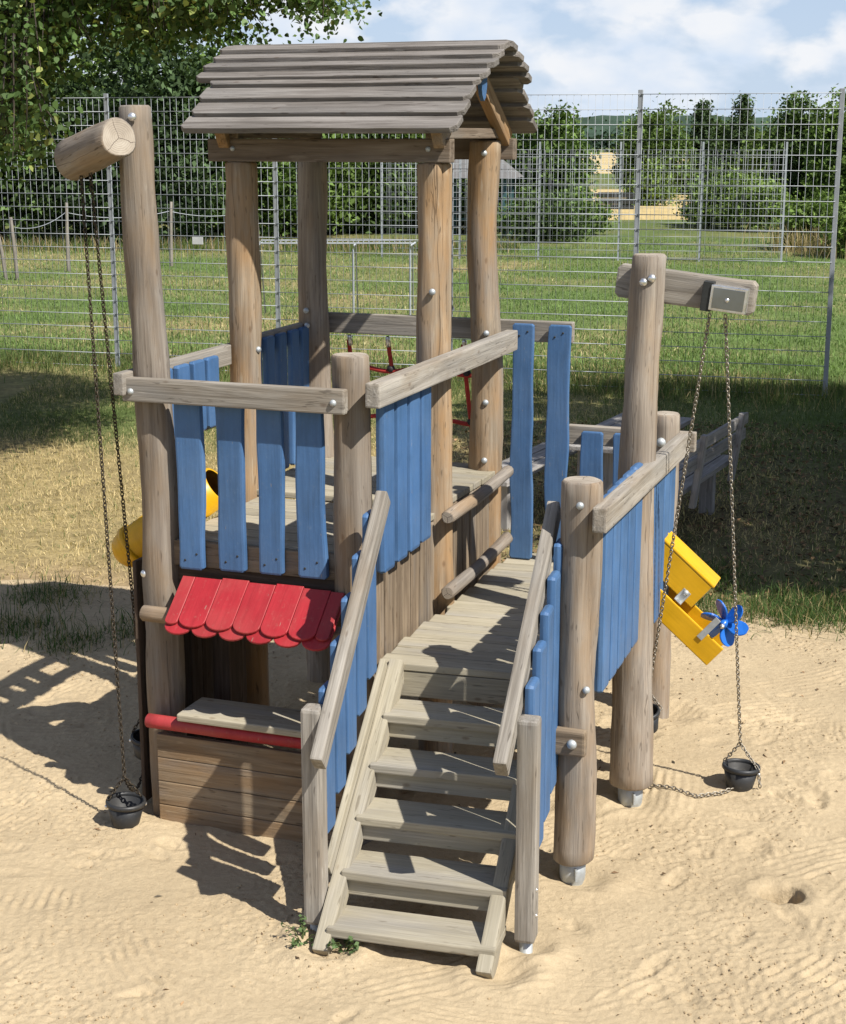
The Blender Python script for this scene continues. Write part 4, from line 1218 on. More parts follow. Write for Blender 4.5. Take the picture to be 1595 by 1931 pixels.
# small white sign on the tall fence
sg = link('sign', box_mesh(0.17, 0.012, 0.11, 0.002), None, M['white'])
c = Vector((-4.704, 24.381)) + dF * 0.53
sg.location = (c.x, c.y - 0.05, 1.935); sg.rotation_euler = (0, 0, math.atan2(dF.y, dF.x))
tag(sg, 'small white plate fixed to the tall wire fence', 'sign')

# football goal of bent tube behind the fence
GO = empty('football_goal', None, (-3.2, 31.0, 0))
tag(GO, 'small grey tube football goal with wire net on the meadow', 'goal')
for x_ in (0.0, 1.85, 2.95):
    tube('goal_post', [(x_, 0, -0.05), (x_, 0, 1.30), (x_ + 0.03, 0.02, 1.40), (x_ + 0.1, 0.1, 1.44)], 0.022, GO, M['fence'], 8)
    tube('goal_stay', [(x_ + 0.05, 0.05, 1.42), (x_ + 0.05, 0.9, 0.0)], 0.016, GO, M['fence'], 6)
tube('crossbar', [(0.05, 0.04, 1.43), (3.0, 0.04, 1.43)], 0.018, GO, M['fence'], 8)
tube('crossbar', [(0.05, 0.32, 1.47), (3.0, 0.32, 1.47)], 0.015, GO, M['fence'], 8)
vv, vf = boxes_arr([(0.05 + 0.1 * i, 0.18, 1.455) for i in range(30)], [(0.006, 0.15, 0.005)] * 30)
o = link('goal_top_bars', arrays_mesh('goal_top_bars', vv, vf), GO, M['fence']); o['kind'] = 'stuff'

# leaning stakes with sagging wire at the far left
SWL = [(-10.35, 39.8, 1.45, -0.10), (-10.05, 39.7, 1.5, -0.04), (-9.33, 42.2, 1.75, 0.02), (-6.9, 44.0, 1.7, 0.03), (-4.6, 45.0, 1.7, -0.02)]
lab = ['leftmost leaning wooden stake at the edge of the meadow', 'grey wooden stake right beside the leftmost leaning stake', 'upright grey stake between the leaning stakes and the left hoist chain',
       'thin grey stake behind the left front post of the tower', 'thin grey stake standing left of the roof posts']
for (x_, y_, h_, ln), lb_ in zip(SWL, lab):
    o = log('stake', [(x_, y_, -0.2), (x_ + ln * 0.5, y_, h_ * 0.5), (x_ + ln * 2, y_, h_)], [0.05, 0.045, 0.04], None, M['stake'], nseg=8, step=0.3, cap=0.004, seed=int(y_))
    tag(o, lb_, 'stake', 'stakes along the meadow edge')
pts = []
for a_, b_ in zip(SWL[1:-1], SWL[2:]):
    pts += list(arc((a_[0], a_[1], a_[2] - 0.25), (b_[0], b_[1], b_[2] - 0.25), 0.16, 10))
tag(tube('fence_wire', pts, 0.010, None, M['fence'], 4), 'sagging wire strung between the grey meadow stakes', 'wire')

# hut and bin far out on the meadow
HU = empty('garden_hut', None, (2.0, 58.0, 0), R(-12))
tag(HU, 'small open hut with grey roof and teal posts behind the meadow', 'hut')
for x_ in (-1.05, 1.05):
    for y_ in (-0.8, 0.8):
        beam('hut_post', (x_, y_, -0.1), (x_, y_, 2.1), 0.14, 0.14, HU, M['teal'], up=(0, -1, 0))
bm = bmesh.new()
vs = [bm.verts.new(c_) for c_ in ((-1.45, -1.15, 2.0), (1.45, -1.15, 2.0), (1.45, 1.15, 2.0), (-1.45, 1.15, 2.0), (-0.7, 0, 2.75), (0.7, 0, 2.75))]
for f_ in ((0, 1, 5, 4), (1, 2, 5), (2, 3, 4, 5), (3, 0, 4), (3, 2, 1, 0)):
    bm.faces.new([vs[i] for i in f_])
link('hut_roof', bm_mesh('hut_roof', bm), HU, M['greyroof'])
beam('hut_bench', (-1.0, 0.5, 0.5), (1.0, 0.5, 0.5), 0.4, 0.08, HU, M['teal'])
CB = empty('compost_bin', None, (8.4, 70.5, 0))
tag(CB, 'dark slatted compost bin on the far side of the meadow', 'bin')
for i in range(4):
    beam('bin_slat', (-0.7, -0.55, 0.15 + 0.26 * i), (0.7, -0.55, 0.15 + 0.26 * i), 0.06, 0.2, CB, M['darkbox'])
    beam('bin_slat', (-0.7, 0.55, 0.15 + 0.26 * i), (0.7, 0.55, 0.15 + 0.26 * i), 0.06, 0.2, CB, M['darkbox'])
    for s in (-1, 1):
        beam('bin_slat', (s * 0.7, -0.55, 0.15 + 0.26 * i), (s * 0.7, 0.55, 0.15 + 0.26 * i), 0.06, 0.2, CB, M['darkbox'])

# ================================================================== BENCHES AND TABLE in the shade
def bench(loc, rz, label, back):
    e = empty('park_bench', None, loc, rz)
    tag(e, label, 'bench', 'benches at the picnic table')
    for i in range(3):
        beam('seat_slat', (-0.06 + i * 0.145 - 0.14, -0.95, 0.455), (-0.06 + i * 0.145 - 0.14, 0.95, 0.455), 0.13, 0.045, e, M['grey_wood'])
    for y_ in (-0.62, 0.62):
        beam('leg', (-0.02, y_, -0.1), (-0.02, y_, 0.43), 0.13, 0.11, e, M['grey_wood'], up=(0, -1, 0))
        if back:
            beam('back_post', (0.20, y_, 0.30), (0.285, y_, 0.95), 0.05, 0.09, e, M['grey_wood'], up=(0, -1, 0))
    if back:
        beam('back_slat', (0.222, -0.95, 0.705), (0.222, 0.95, 0.705), 0.035, 0.10, e, M['grey_wood'])
        beam('back_slat', (0.240, -0.95, 0.855), (0.240, 0.95, 0.855), 0.035, 0.10, e, M['grey_wood'])
    return e
bench((2.44, 14.15, 0), R(-26), 'grey slatted bench with backrest right of the tower in tree shade', True)
bench((1.02, 14.65, 0), R(-26), 'grey backless bench left of the picnic table behind the tall blue slats', False)
TB = empty('picnic_table', None, (1.92, 14.75, 0), R(-26))
tag(TB, 'grey slatted picnic table between two benches behind the lower platform', 'table')
for i in range(5):
    beam('table_slat', (-0.30 + i * 0.15, -0.95, 0.735), (-0.30 + i * 0.15, 0.95, 0.735), 0.138, 0.04, TB, M['grey_wood'])
for y_ in (-0.6, 0.6):
    beam('leg', (0, y_, -0.1), (0, y_, 0.71), 0.5, 0.10, TB, M['grey_wood'], up=(0, -1, 0))

# ================================================================== TREES
def leaf_cards(P, size, rg, up=0.55, asp=0.62, cols=None, cvar=0.25, droop=0.0):
    """diamond leaves with a folded midrib: 4 verts, 1 quad each"""
    n = len(P)
    nrm = rg.normal(size=(n, 3)); nrm[:, 2] = np.abs(nrm[:, 2]) + up
    nrm /= np.linalg.norm(nrm, axis=1)[:, None]
    a = rg.normal(size=(n, 3)); a[:, 2] -= droop
    a -= nrm * np.sum(a * nrm, 1)[:, None]; a /= np.linalg.norm(a, axis=1)[:, None] + 1e-9
    b = np.cross(nrm, a)
    s = np.asarray(size) * rg.uniform(0.65, 1.3, n)[:, None]
    V = np.stack([P - a * s * 0.5, P + b * s * asp * 0.5 + nrm * s * 0.10 - a * s * 0.08, P + a * s * 0.55 - nrm * s * 0.05, P - b * s * asp * 0.5 + nrm * s * 0.10 - a * s * 0.08], 1).reshape(-1, 3)
    F = np.arange(n * 4).reshape(n, 4)
    c = cols * (1 + cvar * rg.normal(size=(n, 1)).clip(-2, 2))
    return V, F, np.repeat(np.clip(c, 0.004, 0.9), 4, axis=0)
def leaf_hex(P, size, rg, cols):
    """ovate hanging leaves: 6 verts each, slightly cupped"""
    n = len(P)
    nrm = rg.normal(size=(n, 3)); nrm[:, 2] = np.abs(nrm[:, 2]) + 0.3
    nrm /= np.linalg.norm(nrm, axis=1)[:, None]
    a = rg.normal(size=(n, 3)); a[:, 2] -= 0.9
    a -= nrm * np.sum(a * nrm, 1)[:, None]; a /= np.linalg.norm(a, axis=1)[:, None] + 1e-9
    b = np.cross(nrm, a)
    s = size * rg.uniform(0.6, 1.25, n)[:, None]
    sh = [(-0.5, 0.0, 0.0), (-0.28, 0.36, 0.10), (0.12, 0.38, 0.08), (0.58, 0.0, -0.06), (0.12, -0.38, 0.08), (-0.28, -0.36, 0.10)]
    V = np.stack([P + a * s * u + b * s * w + nrm * s * h for u, w, h in sh], 1).reshape(-1, 3)
    c = np.clip(cols * (1 + 0.2 * rg.normal(size=(n, 1)).clip(-2, 2)), 0.004, 0.9)
    return V, np.arange(n * 6).reshape(n, 6), np.repeat(c, 6, axis=0)
def crown_points(ells, nclump, per, spread, rg, shell=0.55):
    """leaf points in clumps, clumps spread over ellipsoids (cx,cy,cz,rx,ry,rz)"""
    vol = np.array([e[3] * e[4] * e[5] for e in ells]) ** 0.67
    ch = rg.choice(len(ells), nclump, p=vol / vol.sum())
    E = np.array(ells)[ch]
    d = rg.normal(size=(nclump, 3)); d /= np.linalg.norm(d, axis=1)[:, None]
    r = rg.uniform(shell, 1.06, nclump)[:, None] ** 0.8
    Cc = E[:, :3] + d * r * E[:, 3:]
    sz = spread * rg.uniform(0.6, 1.5, nclump)
    P = Cc[:, None, :] + rg.normal(size=(nclump, per, 3)) * sz[:, None, None] * np.array([1, 1, 0.7])
    tone = np.repeat(rg.normal(0, 1, nclump), per)
    return P.reshape(-1, 3), tone
def tree(name, label, base, ells, trunk_h, trunk_r, leaf, nclump, per, spread, col, seed, cat='tree', group=None, lean=(0, 0), mat='leaf_far', shell=0.55, extra=None, limbs=5):
    rg = np.random.default_rng(seed)
    e = empty(name, None, (base[0], base[1], 0))
    tag(e, label, cat, group)
    rel = [(c_[0], c_[1], c_[2], c_[3], c_[4], c_[5]) for c_ in ells]
    parts = [tube_arr([(0, 0, -0.2), (lean[0] * 0.4, lean[1] * 0.4, trunk_h * 0.5), (lean[0], lean[1], trunk_h)], [trunk_r * 1.25, trunk_r, trunk_r * 0.6], 9)]
    for i in range(limbs):
        q = rel[i % len(rel)]; d = rg.normal(size=3); d /= np.linalg.norm(d)
        end = np.array(q[:3]) + d * np.array(q[3:]) * 0.6
        st = np.array([lean[0], lean[1], trunk_h]) * rg.uniform(0.55, 1.0)
        mid = (st + end) / 2 + np.array([0, 0, 0.12 * np.linalg.norm(end - st)])
        parts.append(tube_arr([st, mid, end], [trunk_r * 0.5, trunk_r * 0.3, trunk_r * 0.1], 6))
    v, f = join_arr(parts)
    o = link('trunk', arrays_mesh('trunk', v, f, smooth=True), e, M['bark'])
    P, tone = crown_points(rel, nclump, per, spread, rg, shell)
    P = P[P[:, 2] > 0.05] if len(P) else P
    tone = tone[:len(P)]
    c = np.array(col)[None] * (1 + 0.22 * tone[:, None]) 
    V, F, Cc = leaf_cards(P, leaf, rg, up=0.15, cols=c)
    link('crown', arrays_mesh('crown', V, F, Cc), e, M[mat])
    return e
GR1 = (0.098, 0.150, 0.044); GR2 = (0.125, 0.185, 0.052); GRD = (0.078, 0.118, 0.042); GRP = (0.062, 0.095, 0.044); GRB = (0.155, 0.220, 0.060)

# dark tree belt at the left, behind the fence
belt = [(-17.5, 57, 8.2, 2.6, GR1), (-14.3, 54.5, 7.4, 2.3, GRD), (-11.6, 57, 7.0, 2.4, GR2), (-9.2, 53.5, 7.4, 2.3, GRP), (-6.9, 56, 7.2, 2.2, GR1), (-4.9, 58, 6.2, 2.0, GR2), (-2.6, 60, 5.0, 1.9, GRD), (-0.4, 61, 4.4, 1.8, GR2)]
btxt = ['broad green tree at the far left end of the dark tree belt', 'dark dense tree second from the left in the tree belt', 'light green bushy tree in the belt left of the log hoist arm', 'dark pine-like tree in the belt right of the left front post',
        'green tree of the belt just left of the roof', 'mid green tree of the belt seen between the roof posts', 'dark low tree seen between the middle roof posts', 'low light green tree seen beside the right roof posts']
for i, ((x_, y_, h_, r_w, c_), lb_) in enumerate(zip(belt, btxt)):
    ell = [(0, 0, h_ * 0.60, r_w, r_w, h_ * 0.40), (-r_w * 0.6, -0.5, h_ * 0.36, r_w * 0.85, r_w * 0.8, h_ * 0.32), (r_w * 0.65, -0.3, h_ * 0.40, r_w * 0.8, r_w * 0.8, h_ * 0.33), (0.2, -0.8, h_ * 0.22, r_w * 1.0, r_w * 0.7, h_ * 0.22)]
    tree('belt_tree', lb_, (x_, y_), ell, h_ * 0.5, 0.16, 0.22, 300, 56, 0.33, c_, 200 + i, group='trees of the dark belt', shell=0.45)
# thicket behind the belt closing the gaps
rg = np.random.default_rng(91)
P, tone = crown_points([(x_, 66, 2.6, 4.5, 2.2, 3.2) for x_ in range(-30, 2, 4)], 520, 30, 0.6, rg, 0.3)
P[:, 2] = np.abs(P[:, 2])
V, F, Cc = leaf_cards(P, 0.42, rg, cols=np.array(GRD)[None] * (1 + 0.25 * tone[:, None]))
tag(link('thicket', arrays_mesh('thicket', V, F, Cc), None, M['leaf_far']), 'dark undergrowth closing the gaps behind the tree belt', 'thicket', kind='stuff')

def px_at(x, D): return (x - 797.5) / 3000.0 * D
far = [ # pixel x, distance, height, half width, colour, kind
    (1042, 60, 4.45, 1.15, GR1, 'round', 'round mid green tree just right of the roof gable'),
    (1005, 63, 4.1, 0.9, GRD, 'round', 'dark narrow tree half hidden behind the roof gable'),
    (1225, 84, 5.0, 1.7, GR1, 'round', 'round green tree behind the middle fence post right of centre'),
    (1205, 86, 4.2, 1.3, GRD, 'round', 'dark lower tree left of the middle fence post'),
    (1310, 88, 5.3, 1.35, GRP, 'con', 'pointed dark conifer, left of the conifer pair'),
    (1385, 88, 5.5, 1.5, GRP, 'con', 'pointed dark conifer, right of the conifer pair'),
    (1345, 92, 4.4, 1.3, GRD, 'round', 'dark tree squeezed between the two conifers'),
    (1482, 66, 5.0, 1.15, GRD, 'round', 'tall dark tree left of the right end of the fence'),
    (1520, 70, 4.4, 1.3, GR1, 'round', 'shorter green tree between the two trees at the right end'),
    (1572, 63, 5.5, 1.25, GR2, 'round', 'tallest green tree at the right edge behind the fence post'),
    (1640, 64, 5.6, 1.7, GR1, 'round', 'broad green tree cut off by the right picture edge'),
    (925, 66, 3.6, 1.3, GR1, 'round', 'low tree seen between the right roof posts'),
    (1440, 80, 3.8, 1.3, GR2, 'round', 'light green tree between the conifers and the right trees')]
for i, (pxx, D, h_, w_, c_, kind, lb_) in enumerate(far):
    if kind == 'con':
        ell = [(0, 0, h_ * t_, w_ * (1.05 - t_) * 1.15, w_ * (1.05 - t_) * 1.15, h_ * 0.11) for t_ in (0.15, 0.3, 0.45, 0.6, 0.74, 0.86, 0.95)]
        tree('conifer', lb_, (px_at(pxx, D), D), ell, h_ * 0.9, 0.14, 0.20, 260, 40, 0.17, c_, 300 + i, group='far trees beyond the meadow', shell=0.3)
    else:
        ell = [(0, 0, h_ * 0.66, w_ * 0.9, w_ * 0.9, h_ * 0.32), (-w_ * 0.4, 0, h_ * 0.42, w_ * 0.75, w_ * 0.7, h_ * 0.28), (w_ * 0.4, -0.2, h_ * 0.45, w_ * 0.75, w_ * 0.7, h_ * 0.28), (0, -0.2, h_ * 0.25, w_ * 0.8, w_ * 0.6, h_ * 0.2)]
        tree('far_tree', lb_, (px_at(pxx, D), D), ell, h_ * 0.5, 0.12, 0.19, 230, 44, 0.24, c_, 300 + i, group='far trees beyond the meadow', shell=0.45)
bushes = [(1080, 58, 1.6, 1.0, GR2, 'green bush below the round tree right of the roof'), (1010, 56, 1.7, 1.0, GR1, 'green bush left of the middle of the far fence'), (1218, 74, 2.5, 0.9, GRB, 'small bright tree in front of the golden strip'),
          (1365, 62, 2.4, 1.2, GRB, 'bright green bush right of the middle fence post'), (1425, 60, 2.2, 1.1, GRB, 'second bright green bush near the far fence end'), (1330, 64, 1.8, 0.9, GR2, 'lower bush left of the bright green bushes'),
          (1540, 50, 1.9, 1.1, GR2, 'green bush left of the right end fence post'), (1625, 47, 2.0, 1.0, GRB, 'light green bush at the right picture edge'), (1040, 54, 1.5, 1.0, GRD, 'dark bush behind the far fence'), (880, 60, 1.6, 1.0, GR1, 'low bush beside the hut')]
for i, (pxx, D, h_, w_, c_, lb_) in enumerate(bushes):
    ell = [(0, 0, h_ * 0.5, w_, w_ * 0.8, h_ * 0.48), (-w_ * 0.5, 0.1, h_ * 0.35, w_ * 0.7, w_ * 0.6, h_ * 0.35), (w_ * 0.5, 0, h_ * 0.33, w_ * 0.7, w_ * 0.6, h_ * 0.34)]
    tree('bush', lb_, (px_at(pxx, D), D), ell, h_ * 0.45, 0.05, 0.14, 130, 40, 0.18, c_, 400 + i, cat='bush', group='bushes on the meadow', shell=0.3)
# far hedgerow at the foot of the ridge
rg = np.random.default_rng(95)
P, tone = crown_points([(x_, 320 + 15 * math.sin(x_ * 0.3), 1.6, 9, 3, 2.2) for x_ in range(-60, 190, 12)], 500, 26, 1.0, rg, 0.3)
P[:, 2] = np.abs(P[:, 2])
V, F, Cc = leaf_cards(P, 0.9, rg, cols=np.array([0.035, 0.06, 0.035])[None] * (1 + 0.2 * tone[:, None]))
tag(link('hedgerow', arrays_mesh('hedgerow', V, F, Cc), None, M['leaf_far']), 'distant dark hedgerow line below the ridge', 'hedgerow', kind='stuff')

# big lime tree whose boughs hang into the picture at the upper left
def lime(base, bottom, xr, yr, top, label, seed, nstr, dens, col, trunk_h=3.2, leaf=0.068):
    rg = np.random.default_rng(seed)
    e = empty('lime_tree', None, (base[0], base[1], 0))
    tag(e, label, 'tree', 'lime trees around the playground')
    cx, cy = (xr[0] + xr[1]) / 2, (yr[0] + yr[1]) / 2
    parts = [tube_arr([(0, 0, -0.2), (0.05, 0, trunk_h * 0.5), (0.1, 0.05, trunk_h), (0.2, 0.1, trunk_h + 2.5), ((cx - base[0]) * 0.3, (cy - base[1]) * 0.3, trunk_h + 4.5)], [0.42, 0.33, 0.28, 0.18, 0.06], 12)]
    pts = []; twig = []
    n = 0
    while n < nstr:
        x_ = rg.uniform(*xr); y_ = rg.uniform(*yr)
        q = ((x_ - cx) / ((xr[1] - xr[0]) / 2)) ** 4 + ((y_ - cy) / ((yr[1] - yr[0]) / 2)) ** 4
        if q > 1: continue
        zb = bottom(x_, y_) * (1.0) + (0.26 if y_ > 18 else 0.0) + rg.exponential(0.22)
        ztop = 4.2 + (top - 4.2) * math.sqrt(max(0.0, 1 - q * 0.95))
        if zb > ztop - 0.3: continue
        n += 1
        # one outer spray near the crown surface (low) or somewhere in the volume
        z1 = zb if rg.random() < 0.5 else rg.uniform(zb, ztop)
        ln = rg.uniform(0.5, 1.1)
        d = np.array([rg.normal(0, 0.25), rg.normal(0, 0.25), -1.0])
        m = int(dens * ln)
        t_ = rg.uniform(0, 1, m)[:, None]
        p = np.array([x_, y_, z1 + ln]) + d * ln * t_ + rg.normal(size=(m, 3)) * np.array([0.15, 0.15, 0.08])
        pts.append(np.concatenate([p, np.full((m, 1), rg.normal())], 1))
        twig.append(np.array([[x_, y_, z1 + ln + 0.3], [x_ + d[0] * ln * 0.5, y_ + d[1] * ln * 0.5, z1 + ln * 0.5], [x_ + d[0] * ln, y_ + d[1] * ln, z1 + 0.05]]))
    for i in range(16):
        tgt = twig[rg.integers(len(twig))][0] - np.array([base[0], base[1], 0])
        st = np.array([0.15, 0.07, trunk_h + rg.uniform(-0.4, 2.2)])
        mid = st * 0.5 + tgt * 0.5 + np.array([0, 0, 0.6])
        parts.append(tube_arr([st, mid, tgt], [0.12, 0.07, 0.02], 7))
    for tg_ in twig:
        parts.append(tube_arr(tg_ - np.array([base[0], base[1], 0]), [0.010, 0.007, 0.003], 4))
    v, f = join_arr(parts)
    link('trunk', arrays_mesh('trunk', v, f, smooth=True), e, M['bark'])
    A_ = np.concatenate(pts); P = A_[:, :3] - np.array([base[0], base[1], 0]); tone = A_[:, 3]
    c = np.array(col)[None] * (1 + 0.2 * tone[:, None])
    # pale winged fruit stalks among the leaves
    pale = rg.random(len(P)) < 0.09
    c[pale] = np.array([0.30, 0.34, 0.10])
    V, F, Cc = leaf_hex(P, leaf, rg, c)
    link('crown', arrays_mesh('crown', V, F, Cc), e, M['leaf'])
    return e
def bot_l(x_, y_):
    X_ = x_ * 16.5 / y_
    b = 4.50 + 0.20 * math.sin(X_ * 3.1) + 0.12 * math.sin(X_ * 7.7 + 1)
    if X_ < -3.45: b = 3.95 + 0.30 * math.sin(X_ * 5.3 + 1.1) - (0.55 if -4.5 < X_ < -3.95 else 0.0)
    return b
lime((-7.4, 17.4), bot_l, (-11.5, -0.90), (13.9, 20.5), 10.5, 'big lime tree whose leafy boughs hang down at the upper left', 501, 4600, 62, (0.074, 0.125, 0.036))
lime((9.3, 13.0), lambda a_, b_: 3.4, (4.6, 14.0), (8.7, 18.4), 9.0, 'lime tree beyond the right picture edge, shading the bench', 502, 2000, 46, (0.080, 0.140, 0.034), leaf=0.15)

# ================================================================== GRASS
def blades(name, P, h, w, cols, rg, label, lean=0.5, mat='grass'):
    n = len(P)
    a = rg.uniform(0, 2 * math.pi, n)
    side = np.stack([np.cos(a), np.sin(a), np.zeros(n)], 1)
    b = rg.uniform(0, 2 * math.pi, n)
    ln = np.abs(rg.normal(0, lean, n))
    d = np.stack([np.cos(b) * ln, np.sin(b) * ln, np.ones(n)], 1); d /= np.linalg.norm(d, axis=1)[:, None]
    h = h[:, None]; w = w[:, None]
    mid = P + d * h * 0.55
    tip = P + d * h + np.stack([np.cos(b) * ln * 0.5, np.sin(b) * ln * 0.5, -0.25 * ln], 1) * h
    V = np.stack([P - side * w / 2, P + side * w / 2, mid + side * w * 0.4, mid - side * w * 0.4, tip], 1).reshape(-1, 3)
    o = (np.arange(n) * 5)[:, None]
    F = np.concatenate([o + np.array([[0, 1, 2]]), o + np.array([[0, 2, 3]]), o + np.array([[3, 2, 4]])], 0)
    me = arrays_mesh(name, V, F, np.repeat(cols * 0.82, 5, axis=0))
    return tag(link(name, me, None, M[mat]), label, 'grass', kind='stuff')
def ground_z(x_, y_):
    nr = np.exp(-((np.maximum(np.hypot(x_, y_ - 15) - 25, 0)) / 25.0))
    return -0.035 + nr * 0.045 * fbm(x_ * 0.5, y_ * 0.5, 4, 8)
rg = np.random.default_rng(61)
n = 230000
x_ = rg.uniform(-5.6, 6.0, n); y_ = rg.uniform(10.6, 25.0, n) ** 1.0
keep = (np.abs(x_) < 0.31 * y_ + 0.5)
e_ = y_ - sand_edge(x_)
pk = sstep(-0.7, 0.7, e_ + 0.9 * fbm(x_ * 1.3, y_ * 1.3, 3, 33)) * (0.30 + 0.9 * np.clip(fbm(x_ * 0.8, y_ * 0.8, 3, 34) + 0.45, 0, 1))
shade = sstep(0.2, 1.2, x_) * sstep(20.5, 17.5, y_)
pk = pk * (1 - 0.25 * shade)
keep &= rg.random(n) < pk
x_, y_ = x_[keep], y_[keep]
d = dryness(x_, y_)
dry = rg.random(len(x_)) < d * 0.95
c = np.where(dry[:, None], np.array([0.64, 0.51, 0.27])[None], np.array([0.135, 0.180, 0.058])[None]) * rg.uniform(0.65, 1.3, (len(x_), 1))
hh = np.where(dry, rg.uniform(0.03, 0.09, len(x_)), rg.uniform(0.05, 0.13, len(x_)))
blades('grass', np.stack([x_, y_, ground_z(x_, y_) - 0.01], 1), hh, rg.uniform(0.004, 0.009, len(x_)), c, rg, 'short patchy grass and straw between sandpit and fence', lean=1.1)
# longer green growth along the tall fence and at the sand edge
n = 26000
x_ = rg.uniform(-7.5, 7.0, n); fl = 24.381 - (x_ + 4.704) * 0.2773
y_ = fl + rg.normal(0.1, 0.6, n)
pk = np.clip(0.35 + 1.2 * fbm(x_ * 0.7, y_ * 0.5, 3, 35) + 0.5 * sstep(0.5, 3.5, x_), 0, 1)
keep = rg.random(n) < pk
x_, y_ = x_[keep], y_[keep]
c = np.array([0.135, 0.185, 0.058])[None] * rg.uniform(0.6, 1.4, (len(x_), 1)); dq = rg.random(len(x_)) < 0.22; c[dq] = np.array([0.42, 0.34, 0.17])
blades('tall_grass', np.stack([x_, y_, ground_z(x_, y_) - 0.01], 1), rg.uniform(0.08, 0.30, len(x_)), rg.uniform(0.006, 0.013, len(x_)), c, rg, 'longer green grass growing along the tall mesh fence', lean=0.45)
# green tufts and weeds at the edge of the sand
tufts = [(-2.9, 10.9, 0.32), (-2.45, 10.5, 0.25), (-2.0, 10.8, 0.30), (-1.8, 11.4, 0.25), (-2.9, 11.7, 0.35), (1.95, 11.5, 0.28), (2.3, 11.3, 0.30), (2.7, 11.1, 0.3), (1.6, 12.0, 0.25), (2.9, 11.6, 0.35), (3.3, 11.2, 0.35), (2.05, 12.4, 0.4), (-3.3, 10.7, 0.3)]
P = []
for a_, b_, r_ in tufts:
    m = int(900 * r_ / 0.3); q = rg.normal(size=(m, 2)) * r_ * 0.55
    P.append(np.stack([a_ + q[:, 0], b_ + q[:, 1]], 1))
P = np.concatenate(P)
c = np.array([0.075, 0.13, 0.035])[None] * rg.uniform(0.55, 1.4, (len(P), 1)); dq = rg.random(len(P)) < 0.2; c[dq] = np.array([0.38, 0.30, 0.15])
blades('grass_tufts', np.stack([P[:, 0], P[:, 1], np.full(len(P), -0.03)], 1), rg.uniform(0.06, 0.20, len(P)), rg.uniform(0.004, 0.009, len(P)), c, rg, 'dark green grass tufts creeping into the sand edge', lean=0.8)
# meadow beyond the fence
n = 190000
y_ = 23.5 + 32 * rg.random(n) ** 1.4; x_ = rg.uniform(-1, 1, n) * (0.29 * y_ + 1.0)
keep = (y_ > 24.6 - (x_ + 4.7) * 0.2773) & (rg.random(n) < 0.45 + 0.9 * np.clip(fbm(x_ * 0.35, y_ * 0.35, 3, 36) + 0.3, 0, 1))
x_, y_ = x_[keep], y_[keep]
d = np.clip(dryness(x_, y_) * 0.65 - 0.12, 0, 1)
dry = rg.random(len(x_)) < d
c = np.where(dry[:, None], np.array([0.52, 0.46, 0.24])[None], np.array([0.185, 0.275, 0.085])[None]) * rg.uniform(0.7, 1.3, (len(x_), 1))
blades('meadow_grass', np.stack([x_, y_, ground_z(x_, y_) - 0.01], 1), rg.uniform(0.04, 0.13, len(x_)), rg.uniform(0.010, 0.022, len(x_)), c, rg, 'green and straw coloured meadow grass beyond the tall fence', lean=0.7)
# tall dry grass at the far right
n = 3500
x_ = rg.normal(13.0, 0.9, n); y_ = rg.normal(49.5, 1.4, n)
c = np.array([0.45, 0.36, 0.19])[None] * rg.uniform(0.7, 1.25, (n, 1))
blades('dry_reed_grass', np.stack([x_, y_, np.full(n, -0.03)], 1), rg.uniform(0.4, 1.0, n), rg.uniform(0.015, 0.03, n), c, rg, 'tall straw coloured grass below the right trees', lean=0.25)
n = 5000
x_ = rg.uniform(-14, 3, n); y_ = rg.normal(50.5, 0.9, n)
c = np.array([0.40, 0.31, 0.16])[None] * rg.uniform(0.6, 1.25, (n, 1)); gq = rg.random(n) < 0.6; c[gq] = np.array([0.10, 0.15, 0.04])
blades('dry_reed_grass', np.stack([x_, y_, np.full(n, -0.03)], 1), rg.uniform(0.15, 0.50, n), rg.uniform(0.015, 0.03, n), c, rg, 'dry straw grass fringe in front of the dark tree belt', lean=0.35)

# ---- loose sand crumbs where the surface is broken up
rg = np.random.default_rng(68)
n = 26000
x_ = rg.uniform(-2.9, 3.2, n); y_ = 5.2 + 6.0 * rg.random(n) ** 1.25
keep = rg.random(n) < sstep(-0.10, 0.42, fbm(x_ * 1.1, y_ * 1.1, 4, 14)) * 0.95 + 0.05
x_, y_ = x_[keep], y_[keep]
zz_ = sand_height(x_, y_); n = len(x_)
oc = np.array([[1, 0, 0], [-1, 0, 0], [0, 1, 0], [0, -1, 0], [0, 0, 1], [0, 0, -1]], float)
of = np.array([[0, 2, 4], [2, 1, 4], [1, 3, 4], [3, 0, 4], [2, 0, 5], [1, 2, 5], [3, 1, 5], [0, 3, 5]])
sz_ = (0.0022 + 0.0065 * rg.random(n) ** 2.5)[:, None, None] * rg.uniform(0.7, 1.4, (n, 1, 3)) * np.array([1, 1, 0.75])
a_ = rg.uniform(0, 6.28, n)
V = oc[None] * sz_ * rg.uniform(0.7, 1.25, (n, 6, 1))
V = np.stack([V[..., 0] * np.cos(a_)[:, None] - V[..., 1] * np.sin(a_)[:, None], V[..., 0] * np.sin(a_)[:, None] + V[..., 1] * np.cos(a_)[:, None], V[..., 2]], -1)
V = (V + np.stack([x_, y_, zz_ + 0.001], 1)[:, None, :]).reshape(-1, 3)
F = (of[None] + (np.arange(n) * 6)[:, None, None]).reshape(-1, 3)
cc = np.repeat(np.array([0.42, 0.32, 0.195])[None] * rg.uniform(0.7, 1.1, (n, 1)), 6, axis=0)
tag(link('sand_crumbs', arrays_mesh('sand_crumbs', V, F, cc), None, M['sand']), 'loose crumbs of sand lying on the raked surface', 'sand', kind='stuff')
